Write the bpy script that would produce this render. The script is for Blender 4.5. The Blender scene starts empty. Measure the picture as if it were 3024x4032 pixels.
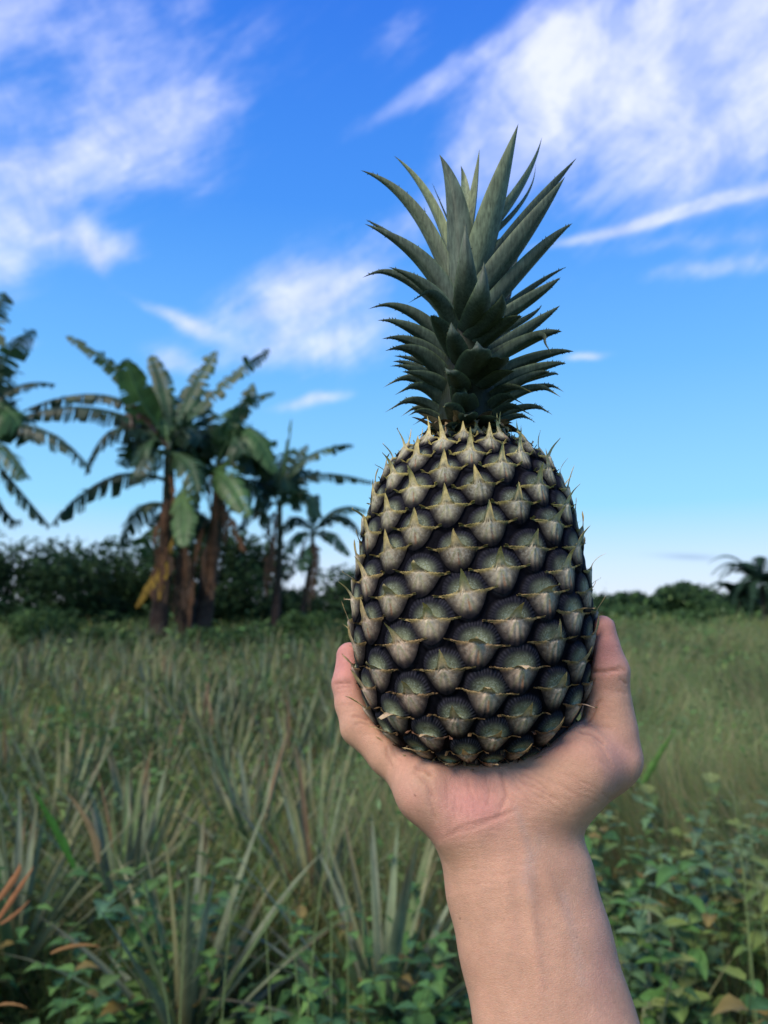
import bpy, math, random
import numpy as np
from mathutils import Vector
R_ = math.radians
rng = np.random.default_rng(7)
random.seed(7)
scene = bpy.context.scene
COL = scene.collection

# ------------------------------------------------------------------ camera
H = 1.5
PITCH = math.atan((2400 - 2016) / 2912.0)
cam_d = bpy.data.cameras.new('camera'); cam = bpy.data.objects.new('camera', cam_d); COL.objects.link(cam)
cam_d.sensor_fit = 'VERTICAL'; cam_d.sensor_height = 36; cam_d.sensor_width = 27; cam_d.lens = 26
cam_d.clip_start = 0.02; cam_d.clip_end = 3000
cam.location = (0, 0, H); cam.rotation_euler = (math.pi / 2 + PITCH, 0, 0)
cam_d.dof.use_dof = True; cam_d.dof.focus_distance = 0.335; cam_d.dof.aperture_fstop = 10.5
scene.camera = cam
CP, SP = math.cos(PITCH), math.sin(PITCH)

def P(px, py, Y):
    """photo pixel (3024x4032) at world depth Y -> world point"""
    xc = (px - 1512) / 2912.0; yc = (2016 - py) / 2912.0
    t = Y / (CP - yc * SP)
    return np.array([t * xc, Y, H + t * (SP + yc * CP)])
def D(px, py, Y): return P(px * 1.8228, py * 1.8228, Y)
def K3(x, y, Y): return P(1250 + .8439 * x, 2350 + .8439 * y, Y)
def project(v):
    """world points (n,3) -> photo px"""
    x = v[:, 0]; y = v[:, 1]; z = v[:, 2] - H
    f = y * CP + z * SP; u = -y * SP + z * CP
    return 1512 + 2912 * x / f, 2016 - 2912 * u / f

# ------------------------------------------------------------------ world and sun
SUN_EL, SUN_AZ = R_(44), R_(220)       # azimuth clockwise from +Y: behind the photographer, to the left
w = bpy.data.worlds.new('World'); scene.world = w; w.use_nodes = True
nt = w.node_tree; nt.nodes.clear()
def N(t, **kw):
    n = nt.nodes.new(t)
    for k, v in kw.items(): setattr(n, k, v)
    return n
def L(a, b): nt.links.new(a, b)
def M(op, a, b=None, c=None, clamp=False):
    n = N('ShaderNodeMath', operation=op, use_clamp=clamp)
    for i, v in enumerate((a, b, c)):
        if v is None: continue
        if isinstance(v, (int, float)): n.inputs[i].default_value = v
        else: L(v, n.inputs[i])
    return n.outputs[0]
out = N('ShaderNodeOutputWorld'); bg = N('ShaderNodeBackground'); L(bg.outputs[0], out.inputs[0])
tc = N('ShaderNodeTexCoord'); sep = N('ShaderNodeSeparateXYZ'); L(tc.outputs['Generated'], sep.inputs[0])
X, Y, Z = sep.outputs
az = M('MULTIPLY', M('ARCTAN2', X, Y), 57.2958)
el = M('MULTIPLY', M('ARCSINE', Z), 57.2958)
sky = N('ShaderNodeTexSky', sky_type='NISHITA', sun_disc=False)
sky.sun_elevation = SUN_EL; sky.sun_rotation = SUN_AZ; sky.altitude = 100; sky.air_density = 1.0; sky.dust_density = 0.6; sky.ozone_density = 2.5
ramp = N('ShaderNodeValToRGB')
L(M('DIVIDE', el, 60.0, clamp=True), ramp.inputs[0])
cr = ramp.color_ramp
stops = [(0.0, (.74, .80, .92)), (.055, (.58, .76, .97)), (.13, (.29, .66, .97)), (.30, (.150, .47, .97)), (.50, (.060, .285, .88)), (.72, (.030, .180, .78)), (1, (.015, .10, .6))]
while len(cr.elements) < len(stops): cr.elements.new(.5)
for e, (p, c) in zip(cr.elements, stops): e.position = p; e.color = (*c, 1)
skys = N('ShaderNodeVectorMath', operation='SCALE'); L(sky.outputs[0], skys.inputs[0]); skys.inputs[3].default_value = 0.10
rs = N('ShaderNodeVectorMath', operation='SCALE'); L(ramp.outputs[0], rs.inputs[0]); rs.inputs[3].default_value = 0.80
blue = N('ShaderNodeMix', data_type='RGBA'); blue.inputs[0].default_value = .93
L(skys.outputs[0], blue.inputs['A']); L(rs.outputs[0], blue.inputs['B'])
# clouds: soft oriented banks in azimuth / elevation, broken up by stretched noise
def azel(dx, dy):
    p = D(dx, dy, 1.0) - np.array([0, 0, H]); p /= np.linalg.norm(p)
    return math.degrees(math.atan2(p[0], p[1])), math.degrees(math.asin(p[2]))
def bank(x0, y0, x1, y1, wid, wt, soft=1.0):
    """a cloud bank lying along (x0,y0)-(x1,y1); wid = half width, wt = density"""
    a0, e0 = azel(x0, y0); a1, e1 = azel(x1, y1)
    ca, ce = (a0 + a1) / 2, (e0 + e1) / 2
    ln = math.hypot(a1 - a0, e1 - e0) / 2; th = math.atan2(e1 - e0, a1 - a0)
    sw = wid / 1659 * 55 
    da = M('SUBTRACT', azw, ca); de = M('SUBTRACT', elw, ce)
    u = M('ADD', M('MULTIPLY', da, math.cos(th) / (ln * 1.0)), M('MULTIPLY', de, math.sin(th) / (ln * 1.0)))
    v = M('ADD', M('MULTIPLY', da, -math.sin(th) / sw), M('MULTIPLY', de, math.cos(th) / sw))
    r2 = M('ADD', M('MULTIPLY', u, u), M('MULTIPLY', v, v))
    return M('MULTIPLY', M('POWER', 2.718, M('MULTIPLY', r2, -1.0 * soft)), wt)
def noise(vec, scale, detail, rough, dist=0.0):
    n = N('ShaderNodeTexNoise'); L(vec, n.inputs['Vector'])
    n.inputs['Scale'].default_value = scale; n.inputs['Detail'].default_value = detail
    n.inputs['Roughness'].default_value = rough; n.inputs['Distortion'].default_value = dist
    return n.outputs[0]
wv = noise(tc.outputs['Generated'], 3.0, 3, .5)
wv2 = noise(tc.outputs['Generated'], 4.3, 3, .5)
azw = M('ADD', az, M('MULTIPLY', M('SUBTRACT', wv, .5), 5.0)); elw = M('ADD', el, M('MULTIPLY', M('SUBTRACT', wv2, .5), 4.0))
banks = [(1020, 340, 1330, -40, 95, .88), (1150, 290, 1659, -40, 160, .95), (1330, 430, 1800, 170, 150, .80), (1350, 60, 1659, 30, 110, .35), (940, 460, 1220, 250, 95, .72), (1480, 60, 1720, 0, 80, .4),
         (1180, 528, 1700, 378, 13, .95), (1280, 560, 1700, 480, 22, .35), (1330, 612, 1700, 545, 26, .55),
         (-60, 440, 420, 190, 105, .70), (180, 230, 690, 110, 75, .46), (-40, 510, 370, 540, 45, .70), (300, 360, 560, 330, 60, .30), (0, 60, 500, 20, 70, .34), (-60, 300, 120, 420, 80, .35),
         (300, 645, 470, 722, 18, .80), (330, 760, 440, 800, 30, .45), (470, 690, 860, 600, 55, .75), (490, 770, 860, 725, 62, .85), (560, 872, 740, 850, 14, .85), (520, 640, 860, 560, 60, .35), (740, 530, 960, 470, 50, .35),
         (805, 265, 1080, 105, 24, .72), (820, 90, 960, 30, 55, .34), (1215, 775, 1325, 765, 9, .85), (-100, 640, 60, 580, 60, .40), (20, 770, 90, 755, 16, .5), (160, 470, 250, 640, 26, .35),
         (-700, 500, -150, 250, 260, .8), (1800, 400, 2300, 100, 300, .8), (-500, 0, 300, -700, 300, .5)]
F = None
for b in banks:
    g = bank(*b); F = g if F is None else M('ADD', F, g)
vr = N('ShaderNodeCombineXYZ')
th = R_(27)
L(M('ADD', M('MULTIPLY', azw, math.cos(th) / 34), M('MULTIPLY', el, math.sin(th) / 34)), vr.inputs[0])
L(M('ADD', M('MULTIPLY', azw, -math.sin(th) / 9), M('MULTIPLY', el, math.cos(th) / 9)), vr.inputs[1])
n1 = noise(vr.outputs[0], 2.6, 8, .60, .25)
n2 = noise(tc.outputs['Generated'], 11.0, 8, .6, .3)
n3 = noise(vr.outputs[0], 7.5, 6, .6, .2)
nn = M('ADD', M('ADD', M('MULTIPLY', n1, .53), M('MULTIPLY', n3, .20)), M('MULTIPLY', n2, .25))
cov = M('ADD', M('MULTIPLY', M('MINIMUM', F, 1.15), 1.15), M('MULTIPLY', M('SUBTRACT', nn, .51), 2.9))
mr = N('ShaderNodeMapRange', interpolation_type='SMOOTHSTEP'); L(cov, mr.inputs[0]); mr.inputs[1].default_value = .02; mr.inputs[2].default_value = 1.5
mr.inputs[3].default_value = 0; mr.inputs[4].default_value = .84
gate = M('MULTIPLY', mr.outputs[0], M('MULTIPLY', F, 3.0, clamp=True), clamp=True)
ccol = N('ShaderNodeMix', data_type='RGBA'); ccol.inputs['A'].default_value = (.40, .48, .82, 1); ccol.inputs['B'].default_value = (.74, .76, .95, 1)
cs = N('ShaderNodeMapRange'); L(n2, cs.inputs[0]); cs.inputs[1].default_value = .38; cs.inputs[2].default_value = .62; L(cs.outputs[0], ccol.inputs[0])
mixc = N('ShaderNodeMix', data_type='RGBA'); L(gate, mixc.inputs[0]); L(blue.outputs['Result'], mixc.inputs['A']); L(ccol.outputs['Result'], mixc.inputs['B'])
# thin grey flat cloud and pale band low over the horizon
azw, elw = az, el
dk = bank(1425, 1200, 1560, 1206, 7, .55)
mixd = N('ShaderNodeMix', data_type='RGBA'); L(dk, mixd.inputs[0]); L(mixc.outputs['Result'], mixd.inputs['A']); mixd.inputs['B'].default_value = (.24, .34, .52, 1)
L(mixd.outputs['Result'], bg.inputs[0]); bg.inputs[1].default_value = 1.0

sun_d = bpy.data.lights.new('sun', 'SUN'); sun = bpy.data.objects.new('sun', sun_d); COL.objects.link(sun)
sun_d.energy = 2.8; sun_d.angle = R_(28); sun_d.color = (1.0, .87, .74)
sd = Vector((math.sin(SUN_AZ) * math.cos(SUN_EL), math.cos(SUN_AZ) * math.cos(SUN_EL), math.sin(SUN_EL)))
sun.rotation_euler = sd.to_track_quat('Z', 'Y').to_euler(); sun.location = (-3, -5, 6)
vs = scene.view_settings; vs.view_transform = 'Standard'; vs.look = 'None'; vs.gamma = 1; vs.exposure = 0.5; vs.use_curve_mapping = False
scene.cycles.max_bounces = 6; scene.cycles.transparent_max_bounces = 8; scene.cycles.caustics_reflective = False; scene.cycles.caustics_refractive = False

# ------------------------------------------------------------------ helpers
def tag(o, label=None, cat=None, group=None, kind=None):
    for k, v in (('label', label), ('category', cat), ('group', group), ('kind', kind)):
        if v: o[k] = v
    return o
def link(o, parent=None):
    COL.objects.link(o)
    if parent: o.parent = parent
    return o
def mesh(name, v, f, mat=None, col=None, extra=None, smooth=True, uv=None):
    """v (n,3); f (m,3|4) or list of such arrays; col (n,3) vertex colour"""
    v = np.asarray(v, np.float32)
    fl = [np.asarray(a, np.int32) for a in (f if isinstance(f, list) else [f]) if len(a)]
    me = bpy.data.meshes.new(name)
    me.vertices.add(len(v)); me.vertices.foreach_set('co', v.ravel())
    idx = np.concatenate([a.ravel() for a in fl]); tot = np.concatenate([np.full(len(a), a.shape[1], np.int32) for a in fl])
    st = np.concatenate([[0], np.cumsum(tot)[:-1]]).astype(np.int32)
    me.loops.add(len(idx)); me.loops.foreach_set('vertex_index', idx)
    me.polygons.add(len(tot)); me.polygons.foreach_set('loop_start', st); me.polygons.foreach_set('loop_total', tot)
    me.polygons.foreach_set('use_smooth', np.full(len(tot), smooth))
    if col is not None:
        a = me.color_attributes.new('Col', 'FLOAT_COLOR', 'POINT')
        c = np.ones((len(v), 4), np.float32); c[:, :3] = np.clip(col, 0, 1); a.data.foreach_set('color', c.ravel())
    for k, val in (extra or {}).items():
        a = me.attributes.new(k, 'FLOAT', 'POINT'); a.data.foreach_set('value', np.asarray(val, np.float32).ravel())
    me.update(calc_edges=True)
    if mat: me.materials.append(mat)
    return me
def obj(name, me, parent=None):
    o = bpy.data.objects.new(name, me); return link(o, parent)
def empty(name, loc=(0, 0, 0)):
    o = bpy.data.objects.new(name, None); o.location = loc; o.empty_display_size = .05; return link(o)
def grid_faces(n, m, wrap=False):
    """n rows x m cols grid of verts -> quads"""
    i = np.arange(n - 1)[:, None]; j = np.arange(m if wrap else m - 1)[None, :]; j2 = (j + 1) % m
    return np.stack([i * m + j, i * m + j2, (i + 1) * m + j2, (i + 1) * m + j], -1).reshape(-1, 4)
class Bag:
    def __init__(s): s.v = []; s.q = []; s.t = []; s.c = []; s.n = 0
    def add(s, v, f, c):
        v = np.asarray(v, np.float32).reshape(-1, 3); f = np.asarray(f)
        (s.q if f.shape[1] == 4 else s.t).append(f + s.n)
        s.v.append(v); s.c.append(np.broadcast_to(np.asarray(c, np.float32), v.shape)); s.n += len(v)
    def mesh(s, name, mat, smooth=True):
        f = [np.concatenate(a) for a in (s.q, s.t) if a]
        return mesh(name, np.concatenate(s.v), f, mat, np.concatenate(s.c), smooth=smooth)
def norm(a): return a / np.maximum(np.linalg.norm(a, axis=-1, keepdims=True), 1e-9)
def bez(p0, p1, p2, t):
    t = np.asarray(t)[:, None]; return (1 - t) ** 2 * p0 + 2 * t * (1 - t) * p1 + t * t * p2

class Mat:
    def __init__(s, name, rough=.6, spec=.35, base=None):
        s.m = bpy.data.materials.new(name); s.m.use_nodes = True; s.nt = s.m.node_tree; s.b = s.nt.nodes['Principled BSDF']
        s.b.inputs['Roughness'].default_value = rough; s.b.inputs['Specular IOR Level'].default_value = spec
        if base: s.b.inputs['Base Color'].default_value = (*base, 1)
    def n(s, t, **kw):
        n = s.nt.nodes.new(t)
        for k, v in kw.items(): setattr(n, k, v)
        return n
    def l(s, a, b): s.nt.links.new(a, b)
    def coord(s, scale=(1, 1, 1), kind='Object'):
        c = s.n('ShaderNodeTexCoord'); m = s.n('ShaderNodeMapping'); m.inputs['Scale'].default_value = scale; s.l(c.outputs[kind], m.inputs[0]); return m.outputs[0]
    def noise(s, vec, scale, detail=4, rough=.55, dist=0):
        n = s.n('ShaderNodeTexNoise'); s.l(vec, n.inputs['Vector'])
        for k, v in (('Scale', scale), ('Detail', detail), ('Roughness', rough), ('Distortion', dist)): n.inputs[k].default_value = v
        return n.outputs[0]
    def rng(s, v, a, b, c, d):
        n = s.n('ShaderNodeMapRange'); s.l(v, n.inputs[0])
        for i, k in enumerate((a, b, c, d)): n.inputs[i + 1].default_value = k
        return n.outputs[0]
    def attr(s, name): return s.n('ShaderNodeAttribute', attribute_name=name)
    def mul(s, col, fac):
        n = s.n('ShaderNodeVectorMath', operation='SCALE'); s.l(col, n.inputs[0]); s.l(fac, n.inputs[3]); return n.outputs[0]
    def mix(s, fac, a, b):
        n = s.n('ShaderNodeMix', data_type='RGBA')
        for k, v in ((0, fac), ('A', a), ('B', b)):
            if isinstance(v, (tuple, float)): n.inputs[k].default_value = v if isinstance(v, float) else (*v, 1)
            else: s.l(v, n.inputs[k])
        return n.outputs['Result']
    def bump(s, h, strength, dist):
        n = s.n('ShaderNodeBump'); n.inputs['Strength'].default_value = strength; n.inputs['Distance'].default_value = dist
        s.l(h, n.inputs['Height']); s.l(n.outputs[0], s.b.inputs['Normal'])
    def base(s, c): s.l(c, s.b.inputs['Base Color'])
    def translucent(s, col, fac):
        t = s.n('ShaderNodeBsdfTranslucent'); s.l(col, t.inputs[0]); m = s.n('ShaderNodeMixShader'); m.inputs[0].default_value = fac
        s.l(s.b.outputs[0], m.inputs[1]); s.l(t.outputs[0], m.inputs[2]); s.l(m.outputs[0], s.nt.nodes['Material Output'].inputs[0])
# ------------------------------------------------------------------ pineapple fruit
AX = D(1016, 1300, .36)[0]; AY = .36                       # fruit axis
prof = [(948, 52), (954, 78), (964, 112), (980, 146), (1003, 172), (1050, 202), (1100, 221), (1150, 234), (1200, 241), (1250, 250), (1300, 255), (1350, 256),
        (1400, 253), (1450, 246), (1500, 236), (1540, 222), (1575, 203), (1600, 183), (1622, 158), (1640, 128), (1652, 90), (1659, 40), (1661, 1)]
prof = [(y if y < 1400 else 1400 + (y - 1400) * .905, h_) for y, h_ in prof]
pz = np.array([D(1019, y, AY)[2] for y, _ in prof]); pr = np.array([hw * 1.8228 / 2912 * .36 for _, hw in prof]) * .992 - .0017
pr = np.maximum(pr, .0004)
# dense arc-length profile, bottom to top
pz, pr = pz[::-1], pr[::-1]
s0 = np.concatenate([[0], np.cumsum(np.hypot(np.diff(pz), np.diff(pr)))])
ss = np.linspace(0, s0[-1], 900)
zz = np.interp(ss, s0, pz); rr = np.interp(ss, s0, pr)
ker = np.ones(31) / 31
def sm(a):
    p = np.concatenate([2 * a[0] - a[15:0:-1], a, 2 * a[-1] - a[-2:-17:-1]]); return np.convolve(p, ker, 'valid')
zz, rr = sm(zz), np.maximum(sm(rr), .0003)
RE = rr.max()
dv = np.concatenate([[0], np.diff(ss)]) / (RE * np.maximum(rr / RE, .16) ** np.where(ss < s0[-1] * .40, .10, .60))
vv = np.cumsum(dv)
def surf_at(v):
    r = np.interp(v, vv, rr); z = np.interp(v, vv, zz)
    dr = np.interp(v + .01, vv, rr) - np.interp(v - .01, vv, rr); dz = np.interp(v + .01, vv, zz) - np.interp(v - .01, vv, zz)
    l = np.hypot(dr, dz) + 1e-9
    return r, z, dz / l, -dr / l                            # radius, height, normal radial, normal z
def surf(th, v, h):
    r, z, nr, nz = surf_at(v)
    rad = r + nr * h
    return np.stack([AX + np.sin(th) * rad, AY - np.cos(th) * rad, z + nz * h], -1)
LA = np.array([.3340, -.1700]); LB = np.array([-.26092, -.187])
KM = 62.0
z_ref = D(1065, 1133, AY - .052)[2]
V0 = np.interp(z_ref, zz[np.argsort(zz)], vv[np.argsort(zz)]); T0 = .042
LM = np.linalg.inv(np.stack([LA, LB], 1))
def eye_id(i, j):
    q = np.floor_divide(i, 11); return i - 11 * q, j + 10 * q
rt = rng.random((11, 160, 8))
def rnd(i, j, k):
    a, b = eye_id(i, j); return rt[a, np.clip(b + 80, 0, 159), k]
MM = .0010
SC = RE * 1000 / 57.0                                       # mm per unit scaled with the fruit
def eye_h(x, y, i, j, v):
    """relief (m) of one fruitlet at local x,y (mm); also the dome distance"""
    ripe = np.clip(1 - v / vv[-1], 0, 1)                    # 1 at the bottom
    k = .93 + .16 * rnd(i, j, 0)
    x = x / k; y = y / k
    wob = .35 * np.sin(3 * np.arctan2(y, x) + 6 * rnd(i, j, 1))
    up = (np.abs(x) / (11.0 + wob)) ** 2.2 + (np.abs(y) / (10.2 + wob)) ** 2.1
    t = np.clip(-y / 14.3, 0, 1.6)
    wd = 10.6 - 5.2 * t ** 1.0
    dn = (np.abs(x) / np.maximum(wd, .5)) ** 2.4 + (t / 1.0) ** 3.2
    d = np.where(y > 0, up, dn)
    inside = np.clip(1 - d, -1, 1)
    hm = (2.5 - .7 * (1 - ripe)) * (.9 + .25 * rnd(i, j, 2))
    ins = np.clip(inside * 1.2, 0, 1)
    hh = hm * np.where(y > 0, np.sqrt(ins), ins ** .72 * (1 - .30 * np.clip(np.abs(x) / 7 - .1, 0, 1)) * .92)
    # domed shoulder above the crest, shallow dish near the bract
    dish = np.where(y > 0, -1.1 * np.exp(-((x / 5.5) ** 2 + ((y - 1.0) / 3.5) ** 2)), .5 * np.clip(1 + y / 6, 0, 1))
    ang = np.arctan2(y + 1.5, x)
    rib = np.where(y > -1, np.sin(ang * 44 + 3 * rnd(i, j, 3) + 1.2 * np.sin(ang * 7)), 0) * np.clip((d - .35) * 3, 0, 1) * np.clip((1.02 - d) * 9, 0, 1)
    hh = hh + (dish + .42 * ripe * rib) * np.clip(inside * 3, 0, 1)
    return hh * MM * SC, d, rib * ripe
def body_field(th, v):
    """max over neighbouring fruitlets"""
    q = (np.stack([th - T0, v - V0], -1)) @ LM.T
    ib, jb = np.floor(q[..., 0]).astype(int), np.floor(q[..., 1]).astype(int)
    best = np.full(th.shape, -1.0); X = np.zeros(th.shape); Yl = np.zeros(th.shape); Dd = np.full(th.shape, 9.); Rb = np.zeros(th.shape)
    for di in (-1, 0, 1, 2):
        for dj in (-1, 0, 1, 2):
            i = ib + di; j = jb + dj
            ct = T0 + i * LA[0] + j * LB[0] + .034 * (rnd(i, j, 4) - .5); cv = V0 + i * LA[1] + j * LB[1] + .034 * (rnd(i, j, 5) - .5)
            x0_ = (th - ct) * KM; y0_ = (v - cv) * KM; ra_ = .30 * (rnd(i, j, 6) - .5) + .04; x = x0_ + y0_ * ra_; y = y0_ - x0_ * ra_
            h, d, rb = eye_h(x, y, i, j, v)
            m = h > best
            best = np.where(m, h, best); X = np.where(m, x, X); Yl = np.where(m, y, Yl); Dd = np.where(m, d, Dd); Rb = np.where(m, rb, Rb)
    return best, X, Yl, Dd, Rb
nth, nv = 960, 560
tg = np.linspace(-math.pi, math.pi, nth, endpoint=False); vg = np.linspace(vv[0] + .002, vv[-1], nv)
TH, VV = np.meshgrid(tg, vg)
hh, lx, ly, dd, rb = body_field(TH, VV)
pol = np.clip((VV - vv[0]) * 1.6, 0, 1) * np.clip((vv[-1] - VV) * 6, 0, 1)
bv = surf(TH, VV, hh * np.clip(pol * 1.3, .25, 1)).reshape(-1, 3)
ripe = 1 - VV / vv[-1]
def lerp(a, b, t): return np.asarray(a) * (1 - t[..., None]) + np.asarray(b) * t[..., None]
# colours of the fruitlet: slate skin, pale green mealy centre, black in the seams
ctr = np.exp(-((lx / 5.2) ** 2 + ((ly - 1.2) / 3.9) ** 2))
c = lerp((.014, .0145, .019), (.27, .30, .17), np.clip(ctr * 1.25 - .05, 0, 1))
c = lerp(c, (.050, .048, .060), np.clip(rb, 0, 1) * .85)
c = lerp(c, (.008, .007, .010), np.clip(-rb, 0, 1) * .85)
c = lerp(c, (.09, .055, .05), np.clip(ripe - .72, 0, 1) * 1.6 * (ly < 0))
c = lerp(c, (.004, .004, .006), np.clip((dd - np.where(ly > 0, .78, .50)) * 5, 0, 1))
meal = np.clip(ctr * 1.6 - .10, 0, 1) * .95
mb = Mat('pineapple_rind', .6, .02)
co = mb.coord()
sp = mb.rng(mb.noise(co, 1500, 3, .7), .50, .60, 0, 1)
sp2 = mb.rng(mb.noise(co, 260, 4, .6), .40, .62, .25, 1)
f1 = mb.n('ShaderNodeMath', operation='MULTIPLY'); mb.l(sp, f1.inputs[0]); mb.l(sp2, f1.inputs[1])
f2 = mb.n('ShaderNodeMath', operation='MULTIPLY'); mb.l(f1.outputs[0], f2.inputs[0]); mb.l(mb.attr('meal').outputs['Fac'], f2.inputs[1])
cc = mb.mul(mb.attr('Col').outputs['Color'], mb.rng(mb.noise(co, 420, 5, .6), .3, .7, .65, 1.4))
mb.base(mb.mix(f2.outputs[0], cc, (.40, .46, .37)))
mb.bump(mb.noise(co, 1400, 4, .7), .35, .0004)
fm = mesh('fruit', bv, grid_faces(nv, nth, True), mb.m, c.reshape(-1, 3), {'meal': meal})
pine = empty('pineapple', (AX, AY, float(zz[0])))
tag(pine, 'dark-rinded pineapple with a green leafy crown, held up on an open palm', 'pineapple')
off = np.array([AX, AY, float(zz[0])])
def pobj(name, me, parent=None):
    """meshes are written in world space: the pineapple empty sits at the fruit base"""
    me.transform(__import__('mathutils').Matrix.Translation(Vector(-off))) if parent is not None and parent is pine else None
    return obj(name, me, parent)
fruit = pobj('fruit', fm, pine)
# bracts: one pale spiked scale over the lower half of each fruitlet
mbr = Mat('pineapple_bract', .8, .02)
co = mbr.coord()
sp = mbr.rng(mbr.noise(co, 1000, 4, .75), .49, .60, .08, 1)
f2 = mbr.n('ShaderNodeMath', operation='MULTIPLY'); mbr.l(sp, f2.inputs[0]); mbr.l(mbr.attr('meal').outputs['Fac'], f2.inputs[1])
cc = mbr.mul(mbr.attr('Col').outputs['Color'], mbr.rng(mbr.noise(co, 600, 4, .6), .3, .7, .7, 1.35))
mbr.base(mbr.mix(f2.outputs[0], cc, (.38, .38, .31)))
mbr.bump(mbr.noise(co, 900, 4, .7), .4, .0004)
nx, nt_ = 45, 22
xs = np.sign(np.linspace(-1, 1, nx)) * np.abs(np.linspace(-1, 1, nx)) ** 1.25 * 14.5
def make_bract(i, j):
    ii, jj = np.array(i), np.array(j)
    R8 = [float(rnd(ii, jj, k)) for k in range(8)]
    ct = T0 + i * LA[0] + j * LB[0] + .034 * (R8[4] - .5); cv = V0 + i * LA[1] + j * LB[1] + .034 * (R8[5] - .5)
    rp = np.clip(1 - cv / vv[-1], 0, 1)
    r_loc = float(np.interp(cv, vv, rr)); shrink = 1.0
    L_ = (4.2 + 4.2 * R8[6]) * (1.0 if R8[7] > .14 else .35)
    if cv > vv[-1] - .30: L_ *= .8
    skew = (R8[3] - .5) * 3.4
    ax = np.abs(xs)
    ytop = .25 + L_ * np.clip(1 - ax / 2.7, 0, 1) ** 1.15 + 2.6 * np.exp(-(ax / 3.1) ** 2) + .6 * np.clip((ax - 8) / 6, 0, 1) ** 2 + .22 * np.sin(xs * 4 + R8[1] * 9) * np.clip(ax / 3, 0, 1) * np.clip((13 - ax) / 5, 0, 1)
    ybot = -(9.8 * np.clip(1 - (ax / 9.6) ** 2.2, 0, 1) ** .9 + 2.0 * np.clip(1 - ax / 13.5, 0, 1)) - .1
    thick = np.clip((14.5 - ax) / 4.0, 0, 1) * 1.1
    ybot = np.minimum(ybot, ytop - .12 - thick)
    t = np.linspace(0, 1, nt_)[:, None]
    tt = t ** .8
    Yb = ybot[None] * (1 - tt) + ytop[None] * tt
    up = np.clip((Yb - .3) / max(L_, 1), 0, 1)
    X_ = np.broadcast_to(xs[None], Yb.shape) * (1 - .0 * up) + skew * up ** 1.3
    ra_ = .30 * (R8[6] - .5) + .04
    U_ = X_ - Yb * ra_; Vv_ = Yb + X_ * ra_
    hb, _, _ , _, _ = body_field(ct + (X_ - np.minimum(Yb, 2.0) * ra_) / KM, cv + (np.minimum(Yb, 2.0) + X_ * ra_) / KM)
    spike = np.clip((Yb - 1.2) / max(L_, 1), 0, 1.2)
    hb = np.where(Yb > .6, np.maximum(hb, 2.3e-3), hb)
    lip = .55 * np.exp(-((Yb - ytop[None]) / 1.0) ** 2) * np.clip(1 - ax / 12, 0, 1)[None]
    ridge = .9 * np.exp(-(X_ / 2.2) ** 2) * np.clip(1 + Yb / 7, 0, 1)
    Xa_ = np.abs(X_)
    h = hb + (.55 + lip + .20 * np.sin(X_ * 2.3 + R8[0] * 5) * np.clip(-Yb / 3, 0, 1) * np.clip(1 - Xa_ / 9, 0, 1) + ridge + (spike * (1.6 + 1.4 * R8[2]) + (spike ** 2) * (4.0 * R8[0] - 1.2)) * (1 - .75 * np.clip((rp - .72) * 6, 0, 1))) * MM
    h = np.where(Yb > 4, h, h)
    hang = np.clip((ax - 9) / 5, 0, 1)[None] * .6 * MM
    curl = 1.1 * max(0., R8[0] - .5); Vv_ = Vv_ - curl * 2.6 * spike ** 3; h = h + curl * 2.4 * MM * spike ** 1.5 * (1 - .75 * np.clip((rp - .72) * 6, 0, 1))
    v3 = surf(ct + U_ / KM, cv + Vv_ / KM, h + hang)
    # colours
    Xa = np.abs(X_)
    tone_ = .72 + .60 * R8[0]
    pink = np.clip((rp - .34) * 2.2, 0, 1) * (.6 + .5 * R8[1])
    pink = float(min(pink, 1))
    rad_c = np.sqrt((X_ / (1.0 + .35 * np.clip(-Yb / 6, 0, 1))) ** 2 * .85 + (np.minimum(Yb, 0) * .74) ** 2)
    fan = np.sin(np.arctan2(X_, 1.2 - Yb) * 11 + R8[1] * 6)
    ym = np.minimum(Yb, 0)
    body = np.exp(-((np.abs(X_) / (3.3 + .4 * fan + .9 * R8[5] - .12 * ym)) ** 1.6 + ((ym + .6) / 6.0) ** 2))
    rays = .5 + .5 * np.sin(np.arctan2(X_, 1.5 - Yb) * 17 + R8[2] * 6)
    body = np.clip(body * (.82 + .30 * rays), 0, 1)
    c = lerp((.014, .012, .016), np.array((.58, .52, .32)) * (1 - pink) + np.array((.64, .40, .29)) * pink, body)
    edge = np.exp(-((Yb - ytop[None]) / 1.25) ** 2)
    oliv = np.array((.32, .27, .09)) * (1 - pink) + np.array((.27, .14, .08)) * pink
    c = lerp(c, oliv, np.clip(edge * (1.25 - .04 * Xa), 0, 1))
    top = np.clip((Yb + .6 - .1 * Xa) / 2.4, 0, 1)
    tipc = np.array((.56, .46, .18)) * (1 - pink * .6) + np.array((.42, .27, .17)) * pink * .6
    c = lerp(c, tipc, top)
    # centre pale star and veins running down
    star = np.exp(-(X_ / 2.6) ** 2) * np.exp(-((Yb + .6) / 4.6) ** 2)
    c = lerp(c, np.array((.36, .33, .23)) * (1 - pink) + np.array((.46, .31, .24)) * pink, np.clip(star * .9, 0, 1))
    for sl in (-.42, .42):
        vein = np.exp(-((X_ - sl * (-Yb) * .9) / .55) ** 2) * np.clip(-Yb / 2, 0, 1) * np.clip(1 + Yb / 10, 0, 1)
        c = lerp(c, (.17, .20, .06), np.clip(vein * .75, 0, 1))
    scar = np.exp(-((X_ + .06 * Yb - .5) / .42) ** 2) * ((Yb < -3.0) & (Yb > -8.5))
    if R8[2] > .35: c = lerp(c, (.24, .12, .06), np.clip(scar, 0, 1))
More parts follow.
